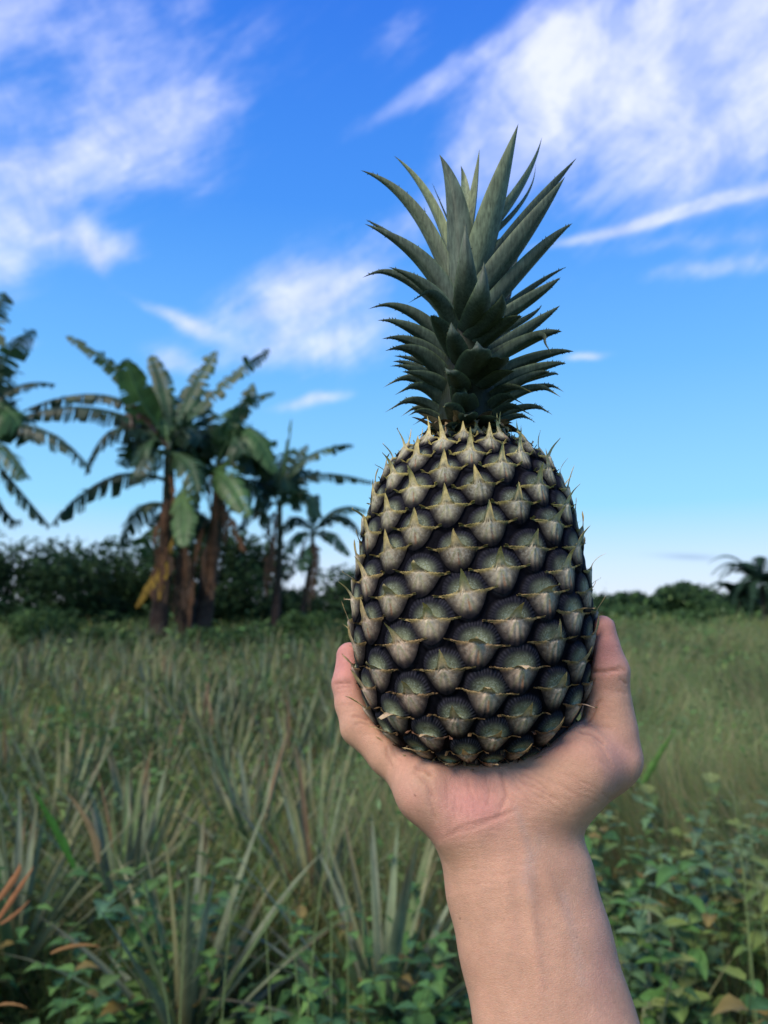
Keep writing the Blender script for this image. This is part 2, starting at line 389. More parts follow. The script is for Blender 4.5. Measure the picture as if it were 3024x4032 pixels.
    c = lerp(c, (.008, .008, .011), np.clip((Xa - 4.2 - 4.0 * np.clip(1 + Yb / 6, 0, 1)) / 4, 0, 1) * np.clip(-Yb - .8, 0, 1) * .9)
    c = lerp(c, (.008, .008, .011), np.clip((-Yb - 6.2 + .5 * fan) / 4.5, 0, 1))
    c = c * tone_
    meal = np.clip(np.exp(-((X_ / 6.4) ** 2 + ((ym + 2.4) / 4.6) ** 2)) * 1.3 - .22, 0, 1) * (1 - top) * (.75 - .4 * pink)
    me = mesh('bract', v3.reshape(-1, 3) - off, grid_faces(nt_, nx), mbr.m, c.reshape(-1, 3), {'meal': meal})
    return me, v3
ids = []
for i in range(0, 11):
    for j in range(-90, 90):
        ct = T0 + i * LA[0] + j * LB[0]; cv = V0 + i * LA[1] + j * LB[1]
        if cv < vv[0] + .20 or cv > vv[-1] - .10: continue
        ctw = (ct + math.pi) % (2 * math.pi) - math.pi
        ids.append((abs(ctw), i, j))
ids.sort()
back = []
for k, (a, i, j) in enumerate(ids):
    me, _ = make_bract(i, j)
    if k < 98: link(bpy.data.objects.new('bract', me), fruit)
    else: back.append(me)
vb = []; fb = []; cb = []; mbk = []; n0 = 0
for me in back:
    n = len(me.vertices); a = np.empty(n * 3, np.float32); me.vertices.foreach_get('co', a); vb.append(a.reshape(-1, 3))
    a = np.empty(n * 4, np.float32); me.color_attributes['Col'].data.foreach_get('color', a); cb.append(a.reshape(-1, 4)[:, :3])
    a = np.empty(n, np.float32); me.attributes['meal'].data.foreach_get('value', a); mbk.append(a)
    fb.append(grid_faces(nt_, nx) + n0); n0 += n; bpy.data.meshes.remove(me)
if vb:
    o = obj('bract', mesh('bract', np.concatenate(vb), np.concatenate(fb), mbr.m, np.concatenate(cb), {'meal': np.concatenate(mbk)}), fruit)
    o['kind'] = 'stuff'
print('bracts', len(ids))

# ------------------------------------------------------------------ crown
ml = Mat('crown_leaf', .5, .22)
co = ml.coord((1, 1, .12))
st = ml.rng(ml.noise(co, 900, 3, .6), .3, .7, .62, 1.38); blt = ml.rng(ml.noise(ml.coord(), 110, 5, .6), .3, .7, .75, 1.25)
ml.base(ml.mul(ml.mul(ml.attr('Col').outputs['Color'], st), blt))
ml.bump(ml.noise(co, 1100, 3, .6), .3, .0003)
ml.translucent(ml.attr('Col').outputs['Color'], .08)
def Z1(x, y, Y): return P(1350 + .6028 * x, 450 + .6028 * y, Y)
# tip x, tip y, depth of the tip against the axis (mm, minus = towards the camera), base y, half way point, width px, tint 0 dark..1 light, tip hook
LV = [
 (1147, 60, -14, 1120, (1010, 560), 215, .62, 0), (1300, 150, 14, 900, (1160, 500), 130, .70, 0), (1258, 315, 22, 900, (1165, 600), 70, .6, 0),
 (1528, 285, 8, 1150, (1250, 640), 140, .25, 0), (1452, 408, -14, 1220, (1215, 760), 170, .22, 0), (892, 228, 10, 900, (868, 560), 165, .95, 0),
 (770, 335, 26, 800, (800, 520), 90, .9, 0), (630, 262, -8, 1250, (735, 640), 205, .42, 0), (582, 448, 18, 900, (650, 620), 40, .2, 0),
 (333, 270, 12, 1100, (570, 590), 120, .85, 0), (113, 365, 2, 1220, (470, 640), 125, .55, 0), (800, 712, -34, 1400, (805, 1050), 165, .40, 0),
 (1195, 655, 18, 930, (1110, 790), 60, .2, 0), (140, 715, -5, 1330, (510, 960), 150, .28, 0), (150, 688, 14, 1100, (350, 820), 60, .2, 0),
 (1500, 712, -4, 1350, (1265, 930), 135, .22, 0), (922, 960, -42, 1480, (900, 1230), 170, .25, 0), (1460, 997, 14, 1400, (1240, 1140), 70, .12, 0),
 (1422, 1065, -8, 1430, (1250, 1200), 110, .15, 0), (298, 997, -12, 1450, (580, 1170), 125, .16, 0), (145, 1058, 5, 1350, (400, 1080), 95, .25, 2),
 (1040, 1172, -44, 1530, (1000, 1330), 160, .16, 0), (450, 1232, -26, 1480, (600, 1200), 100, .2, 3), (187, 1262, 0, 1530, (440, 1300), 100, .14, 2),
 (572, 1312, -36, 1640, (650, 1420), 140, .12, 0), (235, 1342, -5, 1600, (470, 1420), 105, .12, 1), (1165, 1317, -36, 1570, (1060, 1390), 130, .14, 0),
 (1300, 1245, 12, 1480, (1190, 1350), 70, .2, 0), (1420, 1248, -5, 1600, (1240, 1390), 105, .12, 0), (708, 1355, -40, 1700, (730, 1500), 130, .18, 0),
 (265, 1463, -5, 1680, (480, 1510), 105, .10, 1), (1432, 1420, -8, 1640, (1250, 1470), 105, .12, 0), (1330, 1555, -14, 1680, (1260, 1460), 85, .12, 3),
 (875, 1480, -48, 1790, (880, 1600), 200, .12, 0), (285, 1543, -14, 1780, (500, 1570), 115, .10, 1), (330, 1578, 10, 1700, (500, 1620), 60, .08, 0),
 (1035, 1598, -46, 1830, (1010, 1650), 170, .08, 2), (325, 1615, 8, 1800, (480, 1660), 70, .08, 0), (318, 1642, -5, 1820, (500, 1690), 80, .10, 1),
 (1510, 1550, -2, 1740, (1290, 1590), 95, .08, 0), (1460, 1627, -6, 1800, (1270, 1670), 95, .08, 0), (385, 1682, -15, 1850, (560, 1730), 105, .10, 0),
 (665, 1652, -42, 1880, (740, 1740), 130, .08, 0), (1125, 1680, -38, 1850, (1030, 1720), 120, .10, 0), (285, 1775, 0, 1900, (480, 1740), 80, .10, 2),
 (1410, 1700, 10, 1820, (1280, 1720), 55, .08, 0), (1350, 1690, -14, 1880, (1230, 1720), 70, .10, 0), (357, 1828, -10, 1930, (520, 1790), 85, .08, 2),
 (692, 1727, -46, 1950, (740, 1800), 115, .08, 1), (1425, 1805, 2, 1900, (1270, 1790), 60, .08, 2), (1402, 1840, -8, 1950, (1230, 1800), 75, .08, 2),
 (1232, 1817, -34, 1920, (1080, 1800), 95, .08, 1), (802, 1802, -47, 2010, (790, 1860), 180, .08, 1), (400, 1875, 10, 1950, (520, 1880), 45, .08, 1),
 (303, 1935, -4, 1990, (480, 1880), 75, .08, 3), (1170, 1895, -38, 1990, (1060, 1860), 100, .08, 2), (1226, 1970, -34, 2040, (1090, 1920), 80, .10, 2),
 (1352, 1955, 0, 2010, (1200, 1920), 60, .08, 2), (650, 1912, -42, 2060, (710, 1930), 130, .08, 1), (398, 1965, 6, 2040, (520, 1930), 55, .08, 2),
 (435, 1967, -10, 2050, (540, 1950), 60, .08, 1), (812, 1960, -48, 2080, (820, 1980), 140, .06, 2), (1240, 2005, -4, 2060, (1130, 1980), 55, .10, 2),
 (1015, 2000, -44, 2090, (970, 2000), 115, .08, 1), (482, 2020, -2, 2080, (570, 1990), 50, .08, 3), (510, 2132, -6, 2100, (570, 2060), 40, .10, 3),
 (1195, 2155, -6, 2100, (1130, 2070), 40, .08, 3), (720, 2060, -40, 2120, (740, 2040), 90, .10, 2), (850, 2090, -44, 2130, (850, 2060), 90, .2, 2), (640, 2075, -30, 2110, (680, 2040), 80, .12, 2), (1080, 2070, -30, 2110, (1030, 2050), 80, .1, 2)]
AXZ = (AX / .36 * 2912 + 1512 - 1350) / .6028
for k in range(24):                                        # the far side of the crown
    u = k / 23; y0 = 2050 - 1050 * u; lean = (math.sin(k * 2.4)) ; L0 = 180 + 250 * math.sin(min(u * 1.9, 1.5))
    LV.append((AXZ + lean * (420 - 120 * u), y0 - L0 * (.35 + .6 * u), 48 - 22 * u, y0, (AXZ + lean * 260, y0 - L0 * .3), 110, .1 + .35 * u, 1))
stemb = Bag()
zb, zt = Z1(0, 2160, AY)[2], Z1(0, 850, AY)[2]
za = np.linspace(zb, zt, 14); ra = np.interp(za, [zb, zb + .02, zt], [.0165, .015, .003])
aa = np.linspace(0, 2 * math.pi, 16, endpoint=False)
sv = np.stack([AX + np.cos(aa)[None] * ra[:, None], AY + np.sin(aa)[None] * ra[:, None], np.broadcast_to(za[:, None], (14, 16))], -1)
stemb.add(sv, grid_faces(14, 16, True), (.02, .028, .018))
crown = pobj('crown', stemb.mesh('crown', ml.m), pine)
for (tx, ty, dy, by, mid, wp, tint, hook) in LV:
    if dy < -30 and ty > 1700: dy = dy * .62; wp = wp * .86
    tip = Z1(tx, ty, AY + dy * MM)
    basez = Z1(AXZ, by, AY)[2]
    rb_ = float(np.interp(basez, za, ra)) * .8
    hd = np.array([tip[0] - AX, dy * MM * 1.0]); a = hd / (np.linalg.norm(hd) + 1e-6)
    B = np.array([AX + a[0] * rb_, AY + a[1] * rb_, basez])
    frac = np.clip(np.hypot(mid[0] - AXZ, 1) / max(abs(tx - AXZ), 30), .3, .8)
    Mp = Z1(mid[0], mid[1], AY + dy * MM * (.75 if abs(tx - AXZ) > 200 else .95))
    C = 2 * Mp - .5 * (B + tip)
    n = 30
    t = np.linspace(0, 1, n)
    cl = bez(B, C, tip, t)
    if dy < -24 and abs(tx - AXZ) < 330: hook = 0
    if hook:                                               # tip curls over
        hk = np.clip((t - .80) / .20, 0, 1) ** 2
        cl = cl + hk[:, None] * np.array([a[0] * .002 * hook, a[1] * .003 * hook, -.0010 * hook])
        cl -= (np.array([a[0] * .002 * hook, a[1] * .003 * hook, -.0010 * hook]))[None] * (t ** 4)[:, None] * .6
    tan = norm(np.gradient(cl, axis=0))
    w0 = np.array([-a[1], a[0], 0.])
    W = norm(w0 - tan * (tan @ w0)[:, None]); Nn = norm(np.cross(W, tan))
    if Nn[8] @ np.array([a[0], a[1], -.4]) < 0: Nn = -Nn                    # Nn = the outer, lower face
    tw = R_(46) * min(1, abs(a[0]) ** 2) if dy < 27 else 0.                 # side leaves turn their backs a little to the front
    sg = 1. if (W[8][1] * math.sin(tw) + Nn[8][1] * math.cos(tw)) < (-W[8][1] * math.sin(tw) + Nn[8][1] * math.cos(tw)) else -1.
    W, Nn = W * math.cos(tw) - Nn * math.sin(tw) * sg, Nn * math.cos(tw) + W * math.sin(tw) * sg
    wm = wp * .6028 / 2912 * .36 * .5 * (1.22 if ty < 1300 else 1.3) * (.98 if dy < -30 else 1)
    prof_w = wm * np.clip(1 - t ** 1.42, 0, 1) ** 1.0 * (1.0 - .25 * (t < .0))
    prof_w *= (.82 + .25 * np.sin(np.clip(t * 2.2, 0, math.pi)))
    m = 11
    s = np.linspace(-1, 1, m)
    arc = 1.15
    sx = np.sin(s * arc) / math.sin(arc); sy = (np.cos(s * arc) - 1) * .30 - np.abs(s) ** 1.15 * (.42 if tint < .5 else .30)
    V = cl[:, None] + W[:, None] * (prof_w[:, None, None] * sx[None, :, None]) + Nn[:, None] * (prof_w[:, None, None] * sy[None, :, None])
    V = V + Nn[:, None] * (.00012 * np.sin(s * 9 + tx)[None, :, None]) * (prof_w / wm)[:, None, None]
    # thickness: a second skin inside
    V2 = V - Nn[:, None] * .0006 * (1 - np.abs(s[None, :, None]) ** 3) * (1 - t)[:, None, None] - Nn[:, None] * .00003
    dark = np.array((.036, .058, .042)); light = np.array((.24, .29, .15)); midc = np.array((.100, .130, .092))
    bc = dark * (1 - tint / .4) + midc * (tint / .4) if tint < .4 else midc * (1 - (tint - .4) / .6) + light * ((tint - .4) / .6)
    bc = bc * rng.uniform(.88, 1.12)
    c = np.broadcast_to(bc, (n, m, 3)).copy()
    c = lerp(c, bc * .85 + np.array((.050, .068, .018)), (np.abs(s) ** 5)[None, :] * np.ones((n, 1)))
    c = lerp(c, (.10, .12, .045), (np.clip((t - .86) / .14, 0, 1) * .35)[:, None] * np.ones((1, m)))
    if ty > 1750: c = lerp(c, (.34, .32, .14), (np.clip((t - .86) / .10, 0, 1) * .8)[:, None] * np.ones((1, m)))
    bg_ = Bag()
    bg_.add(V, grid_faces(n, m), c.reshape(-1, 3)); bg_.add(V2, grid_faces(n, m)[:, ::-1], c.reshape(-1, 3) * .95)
    # marginal teeth near the tip
    if wp < 175 and tint < .6:
        for side, col_ in ((0, 0), (1, m - 1)):
            for k in range(7 if ty > 900 else 4):
                tt_ = rng.uniform(.60, .97); ix = min(int(tt_ * (n - 1)), n - 2)
                p = V[ix, col_]; o_ = (W[ix] if side else -W[ix]) * np.sign(1); e = V[ix + 1, col_] - V[ix, col_]; e = e / (np.linalg.norm(e) + 1e-9)
                o_ = norm(p - cl[ix] + 1e-9)
                sz = .0009 * rng.uniform(.3, 1.2)
                bg_.add(np.array([p - e * sz * .45 - o_ * .0003, p + e * sz * .45 - o_ * .0003, p + e * sz * .9 + o_ * sz]), np.array([[0, 1, 2]]), (.07, .075, .035))
    me = bg_.mesh('leaf', ml.m); me.transform(__import__('mathutils').Matrix.Translation(Vector(-off)))
    obj('leaf', me, crown)
# withered bracts at the neck
mdry = Mat('dry_bract', .8, .15)
mdry.base(mdry.mul(mdry.attr('Col').outputs['Color'], mdry.rng(mdry.noise(mdry.coord(), 500, 4), .3, .7, .6, 1.4)))
for k in range(26):
    a0 = k / 26 * 2 * math.pi + rng.uniform(-.1, .1); ln = rng.uniform(.008, .016); wd = rng.uniform(.003, .0055)
    t = np.linspace(0, 1, 9)
    rad_ = .0150 + ln * t * .95; zq = float(zz[-1]) + .002 + ln * (.8 * t - 1.1 * t ** 2 * rng.uniform(.2, 1.3))
    wv_ = wd * (1 - t) ** .8
    dirv = np.array([math.cos(a0), math.sin(a0), 0]); sv_ = np.array([-math.sin(a0), math.cos(a0), 0])
    cl = np.stack([AX + dirv[0] * rad_, AY + dirv[1] * rad_, zq], -1)
    s = np.linspace(-1, 1, 5)
    V = cl[:, None] + sv_ * (wv_[:, None, None] * s[None, :, None]) + np.array([0, 0, 1.]) * (wv_[:, None, None] * (s[None, :, None] ** 2) * .5)
    colr = random.choice([(.30, .22, .12), (.20, .13, .07), (.38, .32, .20), (.12, .09, .05)])
    b_ = Bag(); b_.add(V, grid_faces(9, 5), colr); me = b_.mesh('dry_bract', mdry.m); me.transform(__import__('mathutils').Matrix.Translation(Vector(-off)))
    obj('dry_bract', me, crown)
# ------------------------------------------------------------------ forearm and hand: one skin surface from blended tapered capsules
VX = .00085
lo = np.array([-.045, .255, H - .345]); hi = np.array([.145, .475, H + .012])
dims = np.ceil((hi - lo) / VX).astype(int)
Fh = np.full(dims, .03, np.float32)
def rpx(r, Y): return r * .8439 / 2912 * Y
def cap(a, b, ra, rb, k=.006, sq=None):
    """smooth-union a tapered capsule; sq = (axis vector, factor): flattened along that axis"""
    a = np.asarray(a, float); b = np.asarray(b, float)
    m = max(ra, rb) + k * 1.2 + .003
    l0 = np.maximum(((np.minimum(a, b) - m - lo) / VX).astype(int), 0); l1 = np.minimum(((np.maximum(a, b) + m - lo) / VX).astype(int) + 1, dims)
    if np.any(l1 <= l0): return
    g = [lo[i] + VX * np.arange(l0[i], l1[i]) for i in range(3)]
    p = [g[0][:, None, None].astype(np.float32), g[1][None, :, None].astype(np.float32), g[2][None, None, :].astype(np.float32)]
    sc = np.ones(3)
    if sq is not None: sc = np.asarray(sq, float)
    ba = (b - a) * sc; L2 = max(float(ba @ ba), 1e-12)
    q = [(p[i] - np.float32(a[i])) * np.float32(sc[i]) for i in range(3)]
    t = np.clip((q[0] * ba[0] + q[1] * ba[1] + q[2] * ba[2]) / L2, 0, 1)
    d = np.sqrt((q[0] - t * ba[0]) ** 2 + (q[1] - t * ba[1]) ** 2 + (q[2] - t * ba[2]) ** 2) - (ra + (rb - ra) * t)
    if sq is not None: d = d / np.float32(max(sc) ** .5)
    sl = tuple(slice(l0[i], l1[i]) for i in range(3))
    f = Fh[sl]; h = np.maximum(k - np.abs(f - d), 0) / k
    Fh[sl] = np.minimum(f, d) - h * h * h * k / 6
def chain(pts, k=.006, sq=None):
    """pts: (x, y, Y, r) in close-up pixels"""
    for (x0, y0, Y0, r0), (x1, y1, Y1, r1) in zip(pts[:-1], pts[1:]):
        cap(K3(x0, y0, Y0), K3(x1, y1, Y1), rpx(r0, Y0), rpx(r1, Y1), k, sq)
FA = (1, 1.42, 1)
chain([(1290, 2750, .318, 400), (1200, 2330, .322, 368), (1108, 1993, .330, 342), (1016, 1620, .337, 330), (943, 1330, .342, 324), (903, 1170, .345, 285), (885, 1070, .348, 285)], .004, FA)
chain([(885, 1070, .348, 285), (850, 950, .352, 290)], .014, FA)
# palm: heel, little-finger mound, hollow, thumb mound
chain([(652, 1045, .339, 122), (510, 900, .342, 122), (440, 822, .349, 98)], .016)
chain([(760, 1010, .338, 120), (760, 900, .350, 130), (740, 850, .366, 120)], .018)
chain([(980, 960, .340, 150), (1120, 880, .340, 150), (1230, 775, .339, 150), (1385, 752, .343, 108)], .016)
chain([(1050, 985, .345, 150), (1180, 915, .347, 110), (1345, 825, .347, 98)], .010)
chain([(960, 860, .352, 110), (1180, 760, .345, 125)], .014)
# thumb
chain([(1392, 752, .343, 112), (1362, 610, .345, 112), (1352, 500, .345, 98), (1352, 345, .344, 92)], .007)
chain([(1352, 345, .344, 88), (1334, 235, .343, 64), (1329, 146, .342, 58)], .007)
# back of the hand and knuckles under the fruit
for kx, ky, kY, r in ((1180, 870, .402, 105), (920, 905, .412, 112), (680, 905, .408, 110), (450, 860, .385, 88)):
    cap(K3(870, 1060, .352), K3(kx, ky, kY), .020, rpx(r, kY), .012)
cap(K3(450, 860, .385), K3(680, 905, .408), .0095, .012, .01); cap(K3(680, 905, .408), K3(920, 905, .412), .012, .0125, .01); cap(K3(920, 905, .412), K3(1180, 870, .402), .0125, .012, .01)
# little finger round the near side
chain([(430, 815, .352, 98), (330, 745, .356, 80), (196, 606, .364, 80)], .006)
chain([(196, 606, .364, 83), (156, 500, .369, 67), (142, 405, .373, 70)], .005)
chain([(142, 405, .373, 70), (148, 345, .376, 60), (150, 275, .379, 61)], .004)
# ring, middle and index finger behind the fruit
chain([(680, 905, .408, 95), (560, 690, .434, 82), (470, 520, .428, 72), (470, 400, .424, 66)], .005)
chain([(920, 905, .412, 100), (880, 680, .444, 85), (860, 480, .443, 76), (850, 330, .438, 68)], .005)
chain([(1180, 870, .402, 100), (1325, 690, .428, 84), (1305, 470, .430, 76), (1220, 340, .434, 68)], .005)
# flesh gives way to the fruit
gz = lo[2] + VX * np.arange(dims[2]); rz = np.interp(gz, zz, rr, left=-.02, right=.01) + .0012
bz = zz[0]
slp = np.clip(np.abs(np.interp(gz + .002, zz, rr) - np.interp(gz - .002, zz, rr)) / .004, 0, 6); rz_c = 1 / np.sqrt(1 + slp ** 2)
gx = lo[0] + VX * np.arange(dims[0]); gy = lo[1] + VX * np.arange(dims[1])
dist = np.sqrt((gx[:, None] - AX) ** 2 + (gy[None] - AY) ** 2).astype(np.float32)
df = (dist[:, :, None] - rz[None, None].astype(np.float32)) * rz_c[None, None].astype(np.float32)
below = gz < bz
df[:, :, below] = np.maximum(df[:, :, below], (bz - gz[below])[None, None])
kk = np.float32(.004)
a_ = -df; h = np.maximum(kk - np.abs(Fh - a_), 0) / kk
Fh = np.maximum(Fh, a_) + h * h * kk / 4
def surface_nets(F, lo, s):
    S = F < 0
    n = F.shape
    c = np.zeros((n[0] - 1, n[1] - 1, n[2] - 1), np.int8)
    for dx in (0, 1):
        for dy in (0, 1):
            for dz in (0, 1): c += S[dx:n[0] - 1 + dx, dy:n[1] - 1 + dy, dz:n[2] - 1 + dz]
    act = (c > 0) & (c < 8); I = np.argwhere(act)
    vid = np.full(act.shape, -1, np.int32); vid[act] = np.arange(len(I))
    acc = np.zeros((len(I), 3)); cnt = np.zeros(len(I))
    corners = [(a, b, d) for a in (0, 1) for b in (0, 1) for d in (0, 1)]
    for p in corners:
        for ax_ in range(3):
            if p[ax_]: continue
            q = list(p); q[ax_] = 1
            fa = F[I[:, 0] + p[0], I[:, 1] + p[1], I[:, 2] + p[2]]; fb = F[I[:, 0] + q[0], I[:, 1] + q[1], I[:, 2] + q[2]]
            m = (fa < 0) != (fb < 0); t = np.where(m, fa / np.where(m, fa - fb, 1), 0)
            pt = np.tile(np.array(p, float), (len(I), 1)); pt[:, ax_] += t
            acc[m] += pt[m]; cnt[m] += 1
    V = lo + (I + acc / cnt[:, None]) * s
    Q = []
    for ax_ in range(3):
        o1, o2 = [(1, 2), (2, 0), (0, 1)][ax_]
        sl0 = [slice(1, n[k] - 1) for k in range(3)]; sl1 = list(sl0); sl0[ax_] = slice(0, n[ax_] - 1); sl1[ax_] = slice(1, n[ax_])
        a = S[tuple(sl0)]; b = S[tuple(sl1)]
        for inside in (True, False):
            E = np.argwhere((a != b) & (a == inside))
            base = E.copy()
            for k in range(3):
                if k != ax_: base[:, k] += 1
            def cell(d1, d2):
                c_ = base.copy(); c_[:, o1] += d1; c_[:, o2] += d2; return vid[c_[:, 0], c_[:, 1], c_[:, 2]]
            q = np.stack([cell(-1, -1), cell(0, -1), cell(0, 0), cell(-1, 0)], -1)
            Q.append(q if inside else q[:, ::-1])
    return V, np.concatenate(Q)
hv, hf = surface_nets(Fh, lo, VX)
gr = np.gradient(Fh, VX)
ci = np.clip(((hv - lo) / VX).round().astype(int), 0, dims - 1)
hn = norm(np.stack([g[ci[:, 0], ci[:, 1], ci[:, 2]] for g in gr], -1)); del gr, Fh, df
def project3(v):
    a, b = project(v); return (a - 1250) / .8439, (b - 2350) / .8439
def polydist(x, y, pts):
    d = np.full(len(x), 1e9); s = np.zeros(len(x)); acc = 0
    L_ = sum(math.hypot(q[0] - p[0], q[1] - p[1]) for p, q in zip(pts[:-1], pts[1:]))
    for p, q in zip(pts[:-1], pts[1:]):
        bx, by = q[0] - p[0], q[1] - p[1]; l = math.hypot(bx, by)
        t = np.clip(((x - p[0]) * bx + (y - p[1]) * by) / (l * l), 0, 1)
        e = np.hypot(x - p[0] - t * bx, y - p[1] - t * by); m = e < d
        d = np.where(m, e, d); s = np.where(m, (acc + t * l) / L_, s); acc += l
    return d, s
cx, cy = project3(hv)
front = np.clip((-(hn[:, 1]) - .0) * 2.5, 0, 1) * (hv[:, 1] < .395)
disp = np.zeros(len(hv)); cre = np.zeros(len(hv))
def crease(pts, depth, wpx, colr=.6):
    d, s = polydist(cx + 3 * np.sin(cy * .045), cy + 3 * np.sin(cx * .05), pts)
    env = np.clip(np.sin(np.clip(s, .02, .98) * math.pi) * 2.2, 0, 1)
    g = np.exp(-(d / wpx) ** 2) * env * front
    global disp, cre
    disp -= depth * .0014 * g; cre = np.maximum(cre, np.clip(g * colr * 1.25, 0, .8))
crease([(575, 1125), (680, 1090), (760, 1066), (850, 1030), (950, 990)], .28, 8, .42)
crease([(620, 1100), (700, 1062), (800, 1040), (900, 1000)], .35, 7, .35)
crease([(960, 990), (1050, 1000), (1180, 1030), (1260, 1010)], .06, 9, .10)
crease([(835, 785), (870, 860), (880, 930), (850, 1000)], .45, 8, .4)
crease([(700, 830), (710, 900), (735, 960)], .25, 6, .3); crease([(780, 830), (800, 900), (790, 990)], .25, 6, .25)
crease([(880, 800), (950, 860), (1050, 910), (1140, 960)], .3, 6, .3); crease([(930, 810), (1010, 850), (1100, 920)], .25, 6, .22)
crease([(960, 860), (1010, 920), (1060, 950)], .2, 5, .2); crease([(900, 830), (960, 920), (1010, 980)], .2, 6, .2)
crease([(430, 800), (480, 835), (520, 880), (545, 960)], .6, 14, .3); crease([(440, 790), (500, 800), (545, 840)], .8, 16, .35)
crease([(510, 930), (540, 990), (560, 1060)], .3, 8, .15)
crease([(322, 690), (330, 740), (345, 800)], .5, 7, .3); crease([(345, 690), (365, 740), (395, 775)], .25, 6, .2)
crease([(150, 560), (200, 556), (250, 575)], .5, 7, .4); crease([(165, 600), (210, 585), (262, 600)], .3, 6, .3); crease([(72, 404), (110, 400), (165, 406)], .6, 6, .55); crease([(84, 424), (120, 420), (165, 424)], .25, 5, .3)
crease([(1255, 350), (1310, 352), (1370, 342), (1430, 346)], .7, 8, .5); crease([(1400, 320), (1440, 350)], .35, 5, .3); crease([(1405, 385), (1445, 410)], .4, 5, .3); crease([(1395, 440), (1450, 455)], .25, 5, .2)
crease([(1235, 610), (1280, 560), (1300, 500), (1340, 470)], .5, 9, .35); crease([(1210, 620), (1280, 640), (1350, 690)], .6, 9, .35)
crease([(1225, 600), (1300, 600), (1380, 610)], .25, 7, .2); crease([(1280, 660), (1340, 720), (1380, 800)], .25, 8, .15)
for q in range(9):
    y_ = 640 + q * 14; crease([(1190 + 10 * q, y_), (1260 + 9 * q, y_ + 26), (1320 + 8 * q, y_ + 70)], .12, 4, .12)
for q in range(30):                                        # criss-cross lines of the palm
    x_, y_ = rng.uniform(820, 1230), rng.uniform(740, 960); l_ = rng.uniform(60, 170); sl_ = rng.uniform(.35, .9)
    crease([(x_, y_), (x_ + l_ * .5, y_ + l_ * sl_ * .45), (x_ + l_, y_ + l_ * sl_)], .13, 4, .16)
for q in range(14):
    x_, y_ = rng.uniform(560, 840), rng.uniform(820, 1050); l_ = rng.uniform(50, 130)
    crease([(x_, y_), (x_ + rng.uniform(-15, 15), y_ + l_ * .5), (x_ + rng.uniform(-30, 30), y_ + l_)], .12, 4, .14)
for q in range(12):                                        # thumb and little finger
    y_ = rng.uniform(300, 600); crease([(1260, y_), (1330, y_ - 12), (1400, y_ - rng.uniform(0, 30))], .09, 4, .12)
    y_ = rng.uniform(380, 700); x_ = 80 + max(0, y_ - 500) * .9; crease([(x_, y_), (x_ + 50, y_ - 4), (x_ + 90, y_ + 5)], .08, 4, .12)
for q in range(16):                                        # fine wrist and thenar lines
    y_ = 1030 + q * 21 + rng.uniform(-6, 6); x_ = rng.uniform(560, 900); crease([(x_, y_), (x_ + 90, y_ - 10), (x_ + rng.uniform(150, 300), y_ - rng.uniform(0, 40))], .10, 4, .10)
def ridge(pts, amt, wpx):
    global disp
    d, s = polydist(cx, cy, pts); disp += amt * .001 * np.exp(-(d / wpx) ** 2) * np.sin(np.clip(s, 0, 1) * math.pi) * front
ridge([(960, 1120), (985, 1400), (1020, 1700), (1060, 2050)], .9, 34); ridge([(870, 1100), (880, 1350), (910, 1700)], .5, 40); ridge([(700, 1150), (760, 1500), (830, 1900)], .5, 60)
ridge([(1010, 1130), (1080, 1330), (1180, 1600)], .45, 30)
hv = hv + hn * disp[:, None]
# colour of the skin
def blob(x, y, rx, ry): return np.exp(-((cx - x) / rx) ** 2 - ((cy - y) / ry) ** 2)
base = np.array((.575, .325, .208)); c = np.broadcast_to(base, (len(hv), 3)).copy()
pk = np.clip(blob(700, 930, 230, 150) * .72 + blob(760, 1010, 120, 70) * .3 + blob(1330, 230, 130, 170) * .95 + blob(110, 300, 120, 160) * 1.0 + blob(1100, 690, 120, 60) * .45 + blob(1420, 760, 110, 120) * .35 + blob(430, 900, 60, 200) * .2 + blob(560, 1110, 120, 50) * .4, 0, 1)
c = lerp(c, (.60, .262, .215), pk)
c = lerp(c, (.50, .32, .20), np.clip(blob(480, 850, 80, 60) * .6 + blob(520, 1000, 60, 120) * .3, 0, 1))
d, _ = polydist(cx, cy, [(1040, 1110), (1000, 1250), (990, 1400)]); c = lerp(c, (.40, .32, .27), np.exp(-(d / 26) ** 2) * .22)
d, _ = polydist(cx, cy, [(930, 990), (960, 1080), (990, 1200), (960, 1330)]); c = lerp(c, (.40, .31, .27), np.exp(-(d / 20) ** 2) * .28)
d, _ = polydist(cx, cy, [(1150, 1400), (1200, 1600), (1240, 1800)]); c = lerp(c, (.42, .32, .27), np.exp(-(d / 26) ** 2) * .25)
c = lerp(c, (.55, .30, .26), np.clip(blob(1390, 900, 60, 200) + blob(1330, 1700, 70, 300), 0, 1) * .3)
c = lerp(c, (.36, .165, .115), cre)
for k in range(5):
    x_, y_ = [(665, 1500), (870, 1500), (1025, 1520), (1210, 1590), (455, 925)][k]; c = lerp(c, (.15, .07, .05), np.clip(blob(x_, y_, 4.5, 4.5), 0, 1) * .8)
msk = Mat('skin', .58, .26)
co = msk.coord()
tone = msk.rng(msk.noise(co, 45, 6, .65), .3, .7, .82, 1.16); fine = msk.rng(msk.noise(co, 700, 4, .7), .3, .7, .93, 1.07)
colr = msk.mul(msk.mul(msk.attr('Col').outputs['Color'], tone), fine)
red = msk.rng(msk.noise(co, 70, 4, .6), .5, .72, 0, .2); msk.base(msk.mix(red, colr, (.58, .27, .20)))
msk.b.inputs['Subsurface Weight'].default_value = .22; msk.b.inputs['Subsurface Radius'].default_value = (1.0, .35, .2); msk.b.inputs['Subsurface Scale'].default_value = .006
vor = msk.n('ShaderNodeTexVoronoi', feature='DISTANCE_TO_EDGE'); vor.inputs['Scale'].default_value = 900
